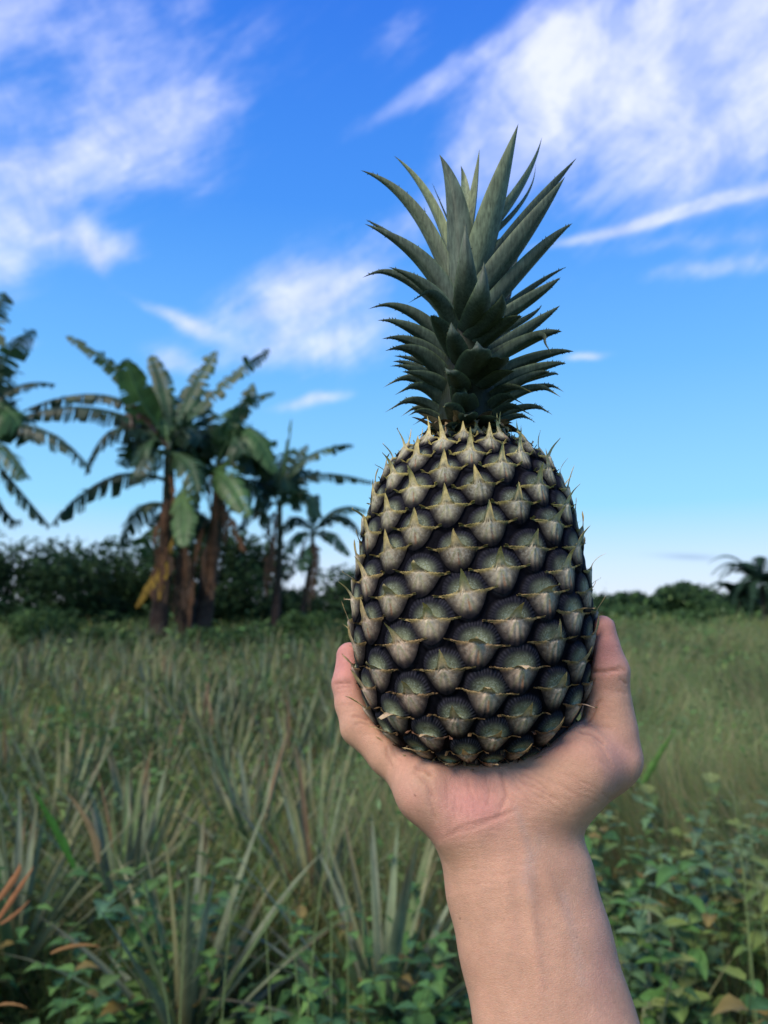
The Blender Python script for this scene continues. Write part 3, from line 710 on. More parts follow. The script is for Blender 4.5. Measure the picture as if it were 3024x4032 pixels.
mp = msk.coord((1, 1, 1.7)); ds = msk.n('ShaderNodeVectorMath', operation='ADD'); msk.l(mp, ds.inputs[0])
nz = msk.n('ShaderNodeTexNoise'); nz.inputs['Scale'].default_value = 120; msk.l(co, nz.inputs['Vector']); sc_ = msk.n('ShaderNodeVectorMath', operation='SCALE'); msk.l(nz.outputs['Color'], sc_.inputs[0]); sc_.inputs[3].default_value = .004
msk.l(sc_.outputs[0], ds.inputs[1]); msk.l(ds.outputs[0], vor.inputs['Vector'])
hgt = msk.n('ShaderNodeMath', operation='MULTIPLY_ADD'); msk.l(msk.rng(vor.outputs[0], 0, .25, 0, 1), hgt.inputs[0]); hgt.inputs[1].default_value = .5; msk.l(msk.noise(msk.coord((1, 1, 2.2)), 330, 5, .65), hgt.inputs[2])
msk.bump(hgt.outputs[0], .35, .0006)
hm = mesh('person', hv, hf, msk.m, c)
person = obj('person', hm)
tag(person, 'bare raised forearm with wrist bent back, open palm cupping the base of the pineapple', 'person')
mn = Mat('nail', .25, .5, (.62, .40, .34))
def nail(cen, nrm, up, wd, ln):
    nrm = norm(np.array(nrm, float)); up = np.array(up, float); up = norm(up - nrm * (up @ nrm)); sd_ = np.cross(up, nrm)
    s = np.linspace(-1, 1, 9); t = np.linspace(-1, 1, 9)
    S, T = np.meshgrid(s, t); sh = np.sqrt(np.clip(1 - .55 * np.clip(np.abs(T), 0, 1) ** 6, 0, 1))
    p = cen + sd_ * (np.sin(S * 1.0)[..., None] * wd * sh[..., None]) + up * (T[..., None] * ln) + nrm * ((np.cos(S * 1.0) - 1)[..., None] * wd * .9 - (T[..., None] * .35) ** 2 * .002)
    q = p - nrm * .0006
    b_ = Bag(); b_.add(p, grid_faces(9, 9), (.6, .4, .35)); b_.add(q, grid_faces(9, 9)[:, ::-1], (.6, .4, .35))
    return obj('nail', b_.mesh('nail', mn.m), person)
tp = K3(1331, 165, .3425)
nail(tp + np.array([.0052, .0040, -.001]) , (.84, .54, .0), (-.04, 0, 1), .0056, .0065)
nail(K3(150, 300, .379) + np.array([-.0058, .0040, 0]), (-.75, .65, 0), (0, 0, 1), .0045, .005)
nail(K3(470, 420, .424) + np.array([-.003, .0068, 0]), (-.3, .95, 0), (0, 0, 1), .005, .006)
nail(K3(850, 350, .438) + np.array([0, .0072, 0]), (0, 1, 0), (0, 0, 1), .0052, .006)
nail(K3(1225, 355, .434) + np.array([.003, .0070, 0]), (.35, .93, 0), (0, 0, 1), .005, .006)
# ------------------------------------------------------------------ ground
def gz_(x, y):
    t = np.clip((np.asarray(y) - 1.0) / 12.0, 0, 1); return .62 * t * t * (3 - 2 * t) + 0 * np.asarray(x)
ya = np.concatenate([-40 + 39 * np.linspace(0, 1, 8), np.linspace(0, 16, 60), 16 * (2500 / 16) ** np.linspace(.02, 1, 40)])
xa = np.sinh(np.linspace(-7, 7, 81)) * 2500 / math.sinh(7)
GX, GY = np.meshgrid(xa, ya)
GZ = gz_(GX, GY) + (np.abs(GX) < 60) * (GY < 60) * .03 * np.sin(GX * 1.3) * np.sin(GY * 1.1)
mg = Mat('soil', .95, .1); co = mg.coord()
mg.base(mg.mix(mg.rng(mg.noise(co, 1.3, 6, .6), .35, .65, 0., 1.), (.055, .080, .028), (.085, .110, .040)))
o = obj('ground', mesh('ground', np.stack([GX, GY, GZ], -1).reshape(-1, 3), grid_faces(len(ya), len(xa)), mg.m)); o['kind'] = 'structure'

# ------------------------------------------------------------------ plant materials
def leafmat(name, rough=.55, tr=.22, spec=.3, scale=30, amp=.3, emph=None):
    m = Mat(name, rough, spec); c = m.mul(m.attr('Col').outputs['Color'], m.rng(m.noise(m.coord(), scale, 4), .3, .7, 1 - amp, 1 + amp))
    m.base(c); m.translucent(c, tr); return m.m
m_ban = leafmat('banana_leaf', .45, .30, .35, 3, .25); m_stem = leafmat('banana_stem', .8, .0, .2, 12, .4)
m_dry = leafmat('dry_leaf', .8, .15, .1, 6, .35)
m_fol = leafmat('foliage', .7, .3, .08, 2, .35); m_grass = leafmat('grass_blades', .7, .35, .08, 2, .25)
m_pin = leafmat('field_leaf', .65, .2, .12, 14, .25); m_weed = leafmat('weed_leaf', .55, .32, .18, 30, .25)
m_bark = leafmat('bark', .9, .0, .1, 10, .4)

# ------------------------------------------------------------------ banana plants
def Z4(x, y, Y): return P(.904 * x, 1100 + .904 * y, Y)
def banana_leaf(bag, p0, p1, p2, wid, droop, face, col, tear=.5, n=34, seed=0):
    r = np.random.default_rng(seed)
    C = 2 * p1 - .5 * (p0 + p2); t = np.linspace(0, 1, n + 1); cl = bez(p0, C, p2, t)
    tan = norm(np.gradient(cl, axis=0))
    up = np.array([0, 0, 1.])
    Wh = norm(np.cross(tan, up) + 1e-6); Wp = norm(np.cross(tan, np.array([0, 1., 0])) + 1e-6)
    Wp = Wp * np.sign((Wp * Wh).sum(-1) + 1e-9)[:, None]
    W = norm(Wh * (1 - face) + Wp * face); Nn = norm(np.cross(W, tan)); Nn *= np.sign(Nn[:, 2] + 1e-9)[:, None]
    wprof = wid * np.clip(np.sin(np.clip((t - .10) / .90, 0, 1) ** .75 * math.pi), 0, 1) ** .45
    rr0 = wid * .045 * (1.2 - t)
    ang = np.linspace(0, 2 * math.pi, 6, endpoint=False)                    # midrib
    V = cl[:, None] + (W[:, None] * np.cos(ang)[None, :, None] + Nn[:, None] * np.sin(ang)[None, :, None]) * rr0[:, None, None] * 1.6
    bag.add(V, grid_faces(n + 1, 6, True), np.array(col) * 1.5 + .02)
    for sd in (-1, 1):
        i = 1
        while i < n:
            k = 1 if r.random() < tear * .75 else int(r.integers(2, 5))
            j = min(i + k, n)
            dr = droop + r.normal(0, .22) * (.4 + tear); dr = max(dr, 0.02)
            ln = r.uniform(.72, 1.0) if r.random() < tear else 1.0
            tt = np.linspace(i, j, 3) - (0 if j == n else .10 * tear); tt[0] = i + .05 * tear
            q = np.stack([np.interp(tt, np.arange(n + 1), cl[:, a]) for a in range(3)], -1); ww = np.interp(tt, np.arange(n + 1), wprof) * ln
            Wi = W[i] * sd; m = 5; s = np.linspace(0, 1, m)
            sweep = tan[i] * .22
            an = dr * s ** .8 * 1.25
            hor = np.cumsum(np.cos(an)) / m; ver = np.cumsum(np.sin(an)) / m; hor -= hor[0]; ver -= ver[0]
            off_ = Wi[None] * hor[:, None] + np.array([0, 0, -1.])[None] * ver[:, None] + sweep[None] * s[:, None] + Nn[i][None] * (.10 * np.sin(s * math.pi))[:, None]
            shr = 1 - .35 * tear * s ** 2
            ctr_ = q.mean(0)
            VV_ = (ctr_ + (q - ctr_)[:, None] * shr[None, :, None]) + off_[None] * ww[:, None, None]
            bag.add(VV_, grid_faces(3, m), np.array(col) * r.uniform(.8, 1.2))
            i = j
G1, G2, G3, G4 = (.060, .135, .038), (.038, .088, .034), (.085, .165, .052), (.026, .060, .030)
YEL, BRN, BRK = (.30, .19, .035), (.12, .065, .035), (.085, .055, .035)
def banana(label, Yd, base, top, r0, leaves, dry=(), group=None):
    """base, top = trunk ends; leaves = (start, mid, tip, width px, droop, face, colour, tear, depth of tip)"""
    pb = Z4(*base, Yd); gzv = float(gz_(pb[0], Yd)); pt = Z4(*top, Yd)
    pb = pb + (pb - pt) / (pb[2] - pt[2]) * (gzv - .1 - pb[2])
    root = empty('banana_plant', (float(pb[0]), float(pb[1]), gzv)); tag(root, label, 'banana plant', group)
    inv = Vector((-float(pb[0]), -float(pb[1]), -gzv))
    def add(name, bag, mat, smooth=True):
        me = bag.mesh(name, mat, smooth); me.transform(__import__('mathutils').Matrix.Translation(inv)); return obj(name, me, root)
    b = Bag(); n = 30; t = np.linspace(0, 1, n); cl = pb[None] * (1 - t[:, None]) + pt[None] * t[:, None]; cl[:, 0] += .06 * np.sin(t * 3)
    an = np.linspace(0, 2 * math.pi, 14, endpoint=False)
    ra = r0 * .72 * (1.25 - .65 * t)[:, None] * (1 + .10 * np.sin(an * 3 + 9 * t[:, None]) + .07 * rng.normal(0, 1, (n, 14)))
    V = np.stack([cl[:, 0, None] + ra * np.cos(an), cl[:, 1, None] + ra * np.sin(an), np.broadcast_to(cl[:, 2, None], ra.shape)], -1)
    cc_ = lerp(np.array((.055, .034, .024)), np.array((.055, .075, .03)), np.clip(t * 1.3 - .5, 0, 1)[:, None] * np.ones((1, 14))) * rng.uniform(.6, 1.4, (n, 14, 1))
    b.add(V, grid_faces(n, 14, True), cc_.reshape(-1, 3)); add('trunk', b, m_stem)
    sc = .904 / 2912 * Yd
    leaves = list(leaves)
    if r0 > .09:                                            # more leaves on the far side of the crown
        q_ = np.random.default_rng(int(base[0]) + 1999)
        for k in range(20 if r0 > .16 else 10):
            a_ = q_.uniform(-3.3, .2); ln_ = q_.uniform(130, 280) * (r0 / .17) ** .7; tx_, ty_ = top[0] + math.cos(a_) * ln_ * .8, top[1] - 60 + math.sin(a_) * ln_ * .7 + 60
            leaves.append(((top[0], top[1] - 20), ((top[0] + tx_) / 2, (top[1] + ty_) / 2 - 60), (tx_, ty_ + 50), q_.uniform(85, 150) * (r0 / .17) ** .5, q_.uniform(.3, .9), q_.uniform(.2, .7), [G2, G4, G1][k % 3], q_.uniform(.3, .9), q_.uniform(-.2, 1.4)))
    for k, (s0_, m0, t0_, wd, dr, fc, cl_, te, dp) in enumerate(leaves):
        b = Bag(); Ys = Yd + rng.uniform(-.05, .05)
        banana_leaf(b, Z4(*s0_, Ys), Z4(*m0, Yd + dp * .55), Z4(*t0_, Yd + dp), wd * sc * .5 * (1.35 + 1.35 * min(dr, 1)), dr, fc, cl_, te, 34, int(t0_[0] + 9000 + t0_[1] * 7) )
        add('leaf', b, m_ban)
    q_ = np.random.default_rng(int(base[0]) + 1005)
    dry = list(dry)
    for k in range(13 if r0 > .12 else 5):                   # shaggy dead sheaths and leaves down the trunk
        u = q_.uniform(.05, .8); x_, y_ = top[0] * (1 - u) + base[0] * u, top[1] * (1 - u) + base[1] * u; dx_ = q_.uniform(-45, 45)
        dry.append(((x_, y_), (x_ + dx_, y_ + 50), (x_ + dx_ * .9, y_ + q_.uniform(110, 220)), q_.uniform(30, 60), [BRN, BRK, (.06, .04, .025)][k % 3]))
    for k, (s0_, m0, t0_, wd, cl_) in enumerate(dry):
        b = Bag(); banana_leaf(b, Z4(*s0_, Yd - r0), Z4(*m0, Yd - r0 - .1), Z4(*t0_, Yd - r0 - .15), wd * sc * .5, .9, .8, cl_, .9, 22, k * 31 + int(t0_[0]) + 3000)
        add('dry_leaf', b, m_dry)
    return root
banana('tall banana plant with a broad arching crown, yellow dead leaf against its trunk', 12.0, (690, 1400), (735, 760), .17, [
 ((700, 640), (545, 430), (285, 245), 62, .25, .75, G2, .5, 0), ((700, 660), (610, 520), (548, 345), 125, .1, .9, G1, .15, -.5), ((740, 640), (712, 480), (655, 330), 85, .15, .85, G2, .3, .3),
 ((760, 660), (845, 470), (945, 310), 95, .3, .8, G2, .9, .2), ((800, 640), (960, 470), (1175, 305), 70, .4, .65, G2, .9, 0), ((700, 660), (450, 505), (95, 575), 60, 1.1, .1, G4, 1, .2),
 ((700, 670), (380, 560), (60, 612), 85, 1.2, .1, G4, 1, -.3), ((720, 720), (500, 655), (375, 850), 85, 1.1, .1, G4, 1, -.4), ((730, 880), (480, 868), (222, 1072), 90, 1.1, .1, G4, 1, .1),
 ((730, 990), (610, 1000), (530, 1170), 75, .9, .3, G4, .8, .4), ((800, 880), (802, 1010), (805, 1165), 92, .2, .9, G3, .4, -.9), ((740, 700), (690, 560), (700, 470), 130, .1, .9, G1, .2, .4),
 ((740, 740), (790, 560), (880, 470), 120, .3, .8, G2, .5, .7), ((740, 720), (640, 600), (560, 560), 120, .4, .7, G1, .6, .9), ((740, 760), (660, 760), (600, 860), 100, .8, .5, G4, .7, -.5),
 ((740, 760), (820, 800), (860, 930), 90, .6, .6, G2, .6, -.6), ((740, 740), (600, 590), (560, 640), 90, .9, .4, BRK, .8, -.2)],
 [((740, 1160), (680, 1270), (590, 1430), 90, YEL), ((760, 1100), (720, 1250), (690, 1400), 60, YEL), ((735, 960), (715, 1150), (700, 1380), 60, BRN), ((720, 1100), (680, 1250), (660, 1390), 50, BRN)], 'banana plants at the field edge')
banana('stout banana plant with brown shaggy trunk, crown tangled into the tall yellow-leaved one', 12.4, (880, 1420), (960, 800), .20, [
 ((960, 740), (1050, 560), (1200, 492), 62, .6, .4, G2, .8, 0), ((960, 740), (1050, 590), (1105, 450), 75, .3, .8, G2, .8, .4), ((980, 720), (1090, 660), (1205, 840), 85, .8, .5, G1, .3, -.4),
 ((950, 820), (1070, 775), (1195, 850), 95, .8, .4, G2, .7, .2), ((950, 900), (1080, 880), (1160, 1090), 85, .9, .3, G4, .8, .3), ((950, 780), (900, 640), (860, 520), 100, .3, .8, G2, .5, .5),
 ((900, 860), (980, 860), (1085, 1040), 92, .35, .75, G1, .5, -.9), ((960, 760), (1000, 650), (1010, 560), 110, .2, .9, G1, .4, .6), ((950, 800), (1010, 700), (1060, 760), 120, .7, .6, G2, .9, -.5),
 ((940, 880), (880, 830), (840, 1000), 90, .8, .5, G2, .6, -.3), ((950, 840), (1000, 900), (1010, 1010), 70, .8, .5, G4, .8, .5)],
 [((950, 930), (1010, 1060), (1070, 1190), 70, BRN), ((930, 980), (930, 1150), (900, 1380), 60, BRN), ((900, 1050), (850, 1200), (830, 1400), 60, BRN), ((960, 1000), (920, 1200), (940, 1350), 60, BRN)], 'banana plants at the field edge')
banana('short leafless banana trunk shrouded in brown dead leaves between the two big crowns', 12.2, (800, 1440), (790, 1130), .15, [
 ((795, 1150), (830, 1080), (880, 1030), 60, .5, .6, G4, .5, .2), ((795, 1150), (760, 1090), (770, 1010), 50, .5, .6, G4, .5, -.1)],
 [((790, 1170), (775, 1300), (770, 1430), 70, BRN), ((800, 1160), (830, 1300), (835, 1420), 70, BRN), ((795, 1180), (800, 1300), (800, 1440), 80, BRK)], 'banana plants at the field edge')
banana('slim banana plant with one upright rolled leaf spearing above its drooping crown', 13.0, (1195, 1360), (1215, 960), .10, [
 ((1215, 970), (1240, 800), (1270, 605), 17, .05, .9, G3, 0, 0), ((1220, 930), (1335, 775), (1542, 722), 52, .7, .4, G2, .8, 0), ((1230, 920), (1380, 848), (1628, 885), 52, 1.1, .1, G4, 1, .2),
 ((1215, 970), (1110, 875), (1000, 900), 60, .8, .3, G4, .8, .2), ((1220, 930), (1270, 820), (1340, 720), 70, .4, .7, G2, .8, .3), ((1215, 980), (1120, 990), (1035, 1100), 65, .9, .3, G4, .8, -.2),
 ((1220, 990), (1330, 930), (1385, 1040), 75, .9, .3, G2, .6, -.2), ((1220, 940), (1230, 800), (1290, 740), 70, .5, .6, G2, .7, .5), ((1220, 960), (1300, 850), (1390, 850), 70, .6, .5, G2, .7, .5), ((1210, 940), (1150, 800), (1130, 850), 60, .8, .4, G4, .8, .4)],
 [((1200, 1020), (1190, 1150), (1195, 1300), 40, BRN)], 'banana plants at the field edge')
banana('small young banana plant with thin drooping leaves beside the slim speared one', 13.6, (1325, 1330), (1362, 1100), .08, [
 ((1362, 1110), (1470, 1000), (1602, 1012), 44, .9, .2, G2, .7, 0), ((1362, 1110), (1480, 1030), (1572, 1120), 50, .9, .3, G4, .7, .2), ((1362, 1110), (1290, 1035), (1228, 1110), 50, .9, .3, G4, .7, .2),
 ((1362, 1120), (1440, 1110), (1525, 1205), 50, .8, .4, G2, .5, -.2), ((1362, 1110), (1365, 1000), (1385, 935), 45, .3, .8, G2, .4, .1), ((1362, 1120), (1300, 1110), (1255, 1190), 46, .8, .4, G1, .4, -.2), ((1362, 1150), (1330, 1200), (1310, 1270), 50, .5, .6, G3, .2, -.3)], (), 'banana plants at the field edge')
banana('banana plant cut by the picture edge, long torn leaves arching over from the side', 10.5, (-150, 1500), (-95, 640), .18, [
 ((-95, 640), (-60, 330), (22, 55), 150, .5, .7, G2, .9, 0), ((-95, 640), (20, 350), (158, 222), 85, .6, .5, G2, .9, -.2), ((-95, 640), (50, 478), (243, 458), 55, 1.1, .15, G4, 1, .2),
 ((-95, 660), (170, 650), (398, 830), 85, 1.1, .1, G4, 1, -.2), ((-95, 700), (60, 890), (218, 1075), 85, 1.0, .2, G4, 1, .1), ((-95, 680), (20, 740), (112, 870), 75, .9, .3, G2, .7, -.4),
 ((-95, 760), (10, 1000), (92, 1045), 60, .9, .2, G4, .8, .5), ((-95, 650), (-20, 450), (40, 400), 150, .7, .6, G2, .9, .5), ((-95, 660), (0, 560), (60, 620), 110, .8, .5, G2, .9, .3), ((-95, 640), (-300, 400), (-500, 500), 100, .8, .3, G2, .9, 0), ((-95, 640), (-200, 250), (-300, 150), 100, .5, .7, G2, .6, .4)], (), 'banana plants at the field edge')

# ------------------------------------------------------------------ trees and bushes behind
def leaf_cloud(bag, cen, rad, n, size, cols, seed, lumps=9):
    r = np.random.default_rng(seed); cen = np.array(cen); rad = np.array(rad)
    lc = norm(r.normal(0, 1, (lumps, 3))) * r.uniform(.35, .85, (lumps, 1)); lc[:, 2] = lc[:, 2] * .8; lr = r.uniform(.30, .55, lumps)
    li = r.integers(0, lumps, n); d = norm(r.normal(0, 1, (n, 3))) * (r.random((n, 1)) ** .45)
    p = cen + (lc[li] + d * lr[li][:, None]) * rad
    a = norm(r.normal(0, 1, (n, 3))); b = norm(np.cross(a, r.normal(0, 1, (n, 3))))
    s = (size * r.uniform(.6, 1.4, n))[:, None]
    V = np.stack([p - a * s, p + b * s * .38, p + a * s, p - b * s * .38], 1).reshape(-1, 3)
    c = np.array(cols)[r.integers(0, len(cols), n)] * r.uniform(.7, 1.3, (n, 1)) * (np.array(cols)[0][None] * 0 + 1)
    bag.add(V, np.arange(n * 4).reshape(-1, 4), np.repeat(c, 4, 0))
def tree(name, cat, label, x, y, h, w_, n, size, cols, seed, group=None, trunk=True, low=.1):
    g = float(gz_(x, y)); root = empty(name, (x, y, g)); tag(root, label, cat, group)
    b = Bag(); leaf_cloud(b, (0, 0, h * (.5 + low / 2)), (w_ / 2, w_ / 2 * .8, h * (.56 - low / 2)), n, size, cols, seed, 8)
    if low == .0: leaf_cloud(b, (0, 0, h * .22), (w_ * .62, w_ * .4, h * .32), n // 2, size, cols, seed + 1, 8)
    t = Bag(); r = np.random.default_rng(seed)
    for k in range(5):
        e = np.array([r.uniform(-.3, .3) * w_, r.uniform(-.25, .25) * w_, h * r.uniform(.5, .85)]); tt = np.linspace(0, 1, 6)
        cl = bez(np.zeros(3), np.array([e[0] * .2, e[1] * .2, h * .35]), e, tt); ra = h * .018 * (1.15 - tt)
        an = np.linspace(0, 2 * math.pi, 6, endpoint=False)
        V = cl[:, None] + np.stack([np.cos(an), np.sin(an), 0 * an], -1)[None] * ra[:, None, None]; t.add(V, grid_faces(6, 6, True), (.05, .04, .03))
    obj('trunk', t.mesh('trunk', m_bark), root); obj('crown', b.mesh('crown', m_fol, False), root)
    return root
DK = [(.024, .056, .026), (.034, .074, .030), (.055, .100, .038), (.018, .042, .022)]
MD = [(.065, .130, .042), (.095, .170, .055), (.048, .095, .038)]
def xat(dx, y): return float(D(dx, 1300, y)[0])
def zat(dy, y): return float(D(800, dy, y)[2])
bk = [(-120, 1160, 17, 3.6, 'widest'), (40, 1140, 18, 4.2, 'pale-topped'), (170, 1185, 17.5, 3.6, 'low'), (270, 1140, 18.5, 3.8, 'domed'), (430, 1130, 17, 3.8, 'ragged'), (560, 1160, 18, 3.6, 'dense'), (690, 1210, 19, 3.4, 'lowest'), (800, 1235, 18, 3.6, 'small')]
where = ['behind the side-cut banana plant', 'under the gap between the side-cut and the tall banana plant', 'just beside the tall banana crown, dipping lowest there', 'under the long sagging leaf of the tall banana plant',
         'directly behind the shaggy brown banana trunks', 'between the shaggy trunk and the slim speared banana plant', 'behind the small young banana plant', 'half hidden by the pineapple, at the end of the hedge']
for k, (dx, dy, y, w_, ad) in enumerate(bk):
    x = xat(dx, y); top = zat(dy, y); h = top - float(gz_(x, y))
    tree('bush', 'bush', 'dark green bush ' + where[k], x, y, h, w_, 5200, .085, DK if k % 3 else DK + MD[:1], 100 + k, 'dark bushes behind the banana plants', low=.0)
far = [(1296, 1268, 30, 5.5, 'dark rounded tree touching the flank of the pineapple above the thumb'), (1385, 1290, 42, 6, 'low hazy tree next along from the thumb on the skyline'), (1462, 1256, 38, 6.0, 'broad dark tree in the middle of the skyline gap'),
       (1545, 1285, 36, 4.5, 'low green tree sloping down beside the broad dark one'), (1630, 1268, 30, 4.6, 'dark tree standing under the feathery palm fronds'), (1230, 1290, 34, 6, 'tree hidden mostly behind the pineapple body'), (1720, 1270, 30, 6, 'tree just beyond the frame edge past the palm')]
for k, (dx, dy, y, w_, lb) in enumerate(far):
    if dx in (1230,): continue
    x = xat(dx, y); h = zat(dy, y) - float(gz_(x, y))
    tree('tree', 'tree', lb, x, y, h, w_, 4200, .16, DK + MD, 200 + k, 'trees along the far skyline', low=.0)
for k, (dx, y, w_, h, lb) in enumerate([(1440, 16, 2.2, .95, 'low leafy shrub alone in the open grass past the thumb'), (1520, 24, 2.6, 1.2, 'rounded shrub at the foot of the skyline trees'), (1350, 26, 2.4, 1.1, 'small shrub just above the thumb tip')]):
    tree('shrub', 'shrub', lb, xat(dx, y), y, h, w_, 1800, .06, MD, 300 + k, 'shrubs in the open grass', low=.0)
for k, (dx, y, w_, h, lb) in enumerate([(470, 11.2, 1.5, .95, 'light green bush at the foot of the shaggy brown trunks'), (640, 11.6, 1.6, 1.35, 'bright green bush at the foot of the slim speared banana plant'), (735, 11.0, 1.7, 1.2, 'bright green bush against the flank of the pineapple, below the small banana plant'),
    (250, 11.3, 1.6, 1.0, 'low green bush before the tall banana trunk'), (560, 10.9, 1.3, .9, 'low green bush between shaggy trunks and the slim banana plant'), (90, 12.2, 2.6, 1.3, 'wide green bush at the edge of the field under the side-cut banana plant')]):
    tree('shrub', 'shrub', lb, xat(dx, y), y, h * .74, w_ * .85, 2200, .055, MD + [(.06, .11, .035)], 340 + k, 'green shrubs at the feet of the banana plants', low=.0)
def palm(label, dx, dy, y, seed, R=2.2):
    x = xat(dx, y); g = float(gz_(x, y)); top = zat(dy, y) - g; root = empty('palm_tree', (x, y, g)); tag(root, label, 'palm')
    t = Bag(); an = np.linspace(0, 2 * math.pi, 8, endpoint=False); za_ = np.linspace(0, top, 8)
    t.add(np.stack([0.09 * np.cos(an)[None] + 0 * za_[:, None], 0.09 * np.sin(an)[None] + 0 * za_[:, None], za_[:, None] + 0 * an[None]], -1), grid_faces(8, 8, True), (.05, .045, .035))
    obj('trunk', t.mesh('trunk', m_bark), root); r = np.random.default_rng(seed)
    for k in range(24):
        a = k * 2.4; e = r.uniform(-.5, .9); b = Bag(); n = 22
        p0 = np.array([0, 0, top]); p2 = p0 + np.array([math.cos(a) * R, math.sin(a) * R, R * (e - .35)]); p1 = (p0 + p2) / 2 + np.array([0, 0, R * .35])
        cl = bez(p0, 2 * p1 - .5 * (p0 + p2), p2, np.linspace(0, 1, n)); tn = norm(np.gradient(cl, axis=0)); W = norm(np.cross(tn, np.array([0, 0, 1.])))
        for i in range(2, n):
            for sd in (-1, 1):
                q = cl[i]; l = .55 * R * .5 * (1.1 - i / n); d_ = W[i] * sd * l + tn[i] * l * .6 - np.array([0, 0, l * .35])
                b.add(np.array([q - tn[i] * .06, q + tn[i] * .06, q + d_]), np.array([[0, 1, 2]]), np.array((.028, .060, .034)) * r.uniform(.7, 1.4))
        obj('frond', b.mesh('frond', m_fol, False), root)
palm('feathery palm crown rising above the tree line at the picture edge', 1648, 1262, 24, 5, 1.5)
palm('lower palm with fronds fanning out just short of the taller feathery one', 1598, 1296, 26, 6, 1.1)
# ------------------------------------------------------------------ the pineapple field
def blade(bag, p, az_, ln, lean, curl, wd, col, r, n=7, tipc=None, cup=.3, m=3):
    """a strap leaf from p; lean from upright, curl = extra bend to the tip"""
    t = np.linspace(0, 1, n); an = lean + curl * t ** 1.5
    ds = ln / (n - 1); h = np.concatenate([[0], np.cumsum(np.sin(an[:-1]) * ds)]); z = np.concatenate([[0], np.cumsum(np.cos(an[:-1]) * ds)])
    d = np.array([math.cos(az_), math.sin(az_), 0]); s = np.array([-d[1], d[0], 0])
    cl = p + d * h[:, None] + np.array([0, 0, 1.]) * z[:, None]
    w_ = wd * (np.clip(1 - t ** 1.8, 0, 1) ** .9) * (.75 + .35 * np.sin(np.clip(t * 2.5, 0, math.pi)))
    nn_ = np.stack([-np.cos(an) * d[0], -np.cos(an) * d[1], np.sin(an)], -1)
    sx = np.linspace(-1, 1, m)
    V = cl[:, None] + s * (w_[:, None, None] * sx[None, :, None]) + nn_[:, None] * (w_[:, None, None] * (cup * np.abs(sx))[None, :, None])
    c = np.broadcast_to(np.array(col), (n, m, 3)).copy()
    if tipc is not None: c = lerp(c, tipc, np.clip((t - .55) / .4, 0, 1)[:, None] * np.ones((1, m)))
    bag.add(V, grid_faces(n, m), c.reshape(-1, 3))
def rosette(seed, n=30, L0=.62, tone=0):
    r = np.random.default_rng(seed); b = Bag()
    for k in range(n):
        u = k / n; a = k * 2.39996 + r.uniform(-.2, .2); ln = L0 * r.uniform(.75, 1.15) * (1 - .25 * abs(u - .45)); lean = .15 + 1.0 * (1 - u) ** 1.1 + r.uniform(-.1, .1)
        col = np.array([(.180, .225, .120), (.235, .275, .160), (.150, .220, .090), (.245, .250, .115)][r.integers(0, 4)]) * r.uniform(.75, 1.2)
        if r.random() < .035: col = np.array((.22, .15, .08)) * r.uniform(.7, 1.2)
        tip = [(.20, .15, .08), (.20, .19, .09), None, None][r.integers(0, 4)]
        blade(b, np.array([math.cos(a) * .02, math.sin(a) * .02, .02 + .10 * u]), a, ln, lean, r.uniform(.1, .7) * (1.3 - u), r.uniform(.011, .019), col, r, 9, tip, .45)
    return b
ros = [rosette(500 + k, 34, .60).mesh('pineapple_plant', m_pin) for k in range(7)]
def place(name, me, x, y, s, rz, label, cat, group, dz=0):
    o = bpy.data.objects.new(name, me); o.location = (x, y, float(gz_(x, y)) + dz); o.rotation_euler = (rng.uniform(-.08, .08), rng.uniform(-.08, .08), rz); o.scale = (s, s, s)
    COL.objects.link(o); return tag(o, label, cat, group)
near_ = [((750, 3790), 2.25, 1.12, 'grey-green pineapple plant with tall stiff blades rising behind the leafy weeds, midway between wrist and picture edge'),
         ((2500, 3560), 2.0, .85, 'pineapple plant fanning pale thin blades beside the wrist on the thumb side'), ((90, 3480), 2.7, 1.1, 'pineapple plant with upright blades standing above the orange dry leaves'),
         ((1500, 3600), 2.3, 1.10, 'pineapple plant partly hidden behind the forearm on its little-finger side'), ((1250, 3420), 3.0, 1.1, 'pineapple plant with reddish blades under the little-finger side of the hand'),
         ((480, 3250), 3.1, 1.05, 'pineapple plant with curved browning blade beside the bright green blade'), ((1000, 3130), 3.5, 1.1, 'pineapple plant with warm brown blades, straight behind the tall stiff-bladed one')]
for k, ((px, py), y, s, lb) in enumerate(near_):
    x = (px - 1512) / 2912 * y * .95; place('pineapple_plant', ros[k % 7], x, y, s, k * 1.3, lb.replace(', midway between wrist and picture edge', ''), 'pineapple plant', 'pineapple plants in the field', .16)
cnt = 0
for row in range(17):
    y = 3.2 + row * .52
    xl = -.58 * y - .4; xr = (.16 * y if y < 7 else .22 * y)
    x = xl
    while x < xr:
        x += rng.uniform(.30, .50) * (1 + .03 * row)
        xx, yy = x + rng.uniform(-.1, .1), y + rng.uniform(-.15, .15)
        if xx > -.05 * yy and rng.random() < .55: continue
        if cnt > 215: break
        place('pineapple_plant', ros[rng.integers(0, 7)], xx, yy, rng.uniform(.85, 1.2), rng.uniform(0, 6.28), 'blurred grey-green pineapple plant in the rows beyond the stiff-bladed nearest ones', 'pineapple plant', 'pineapple plants in the field'); cnt += 1
print('rosettes', cnt)
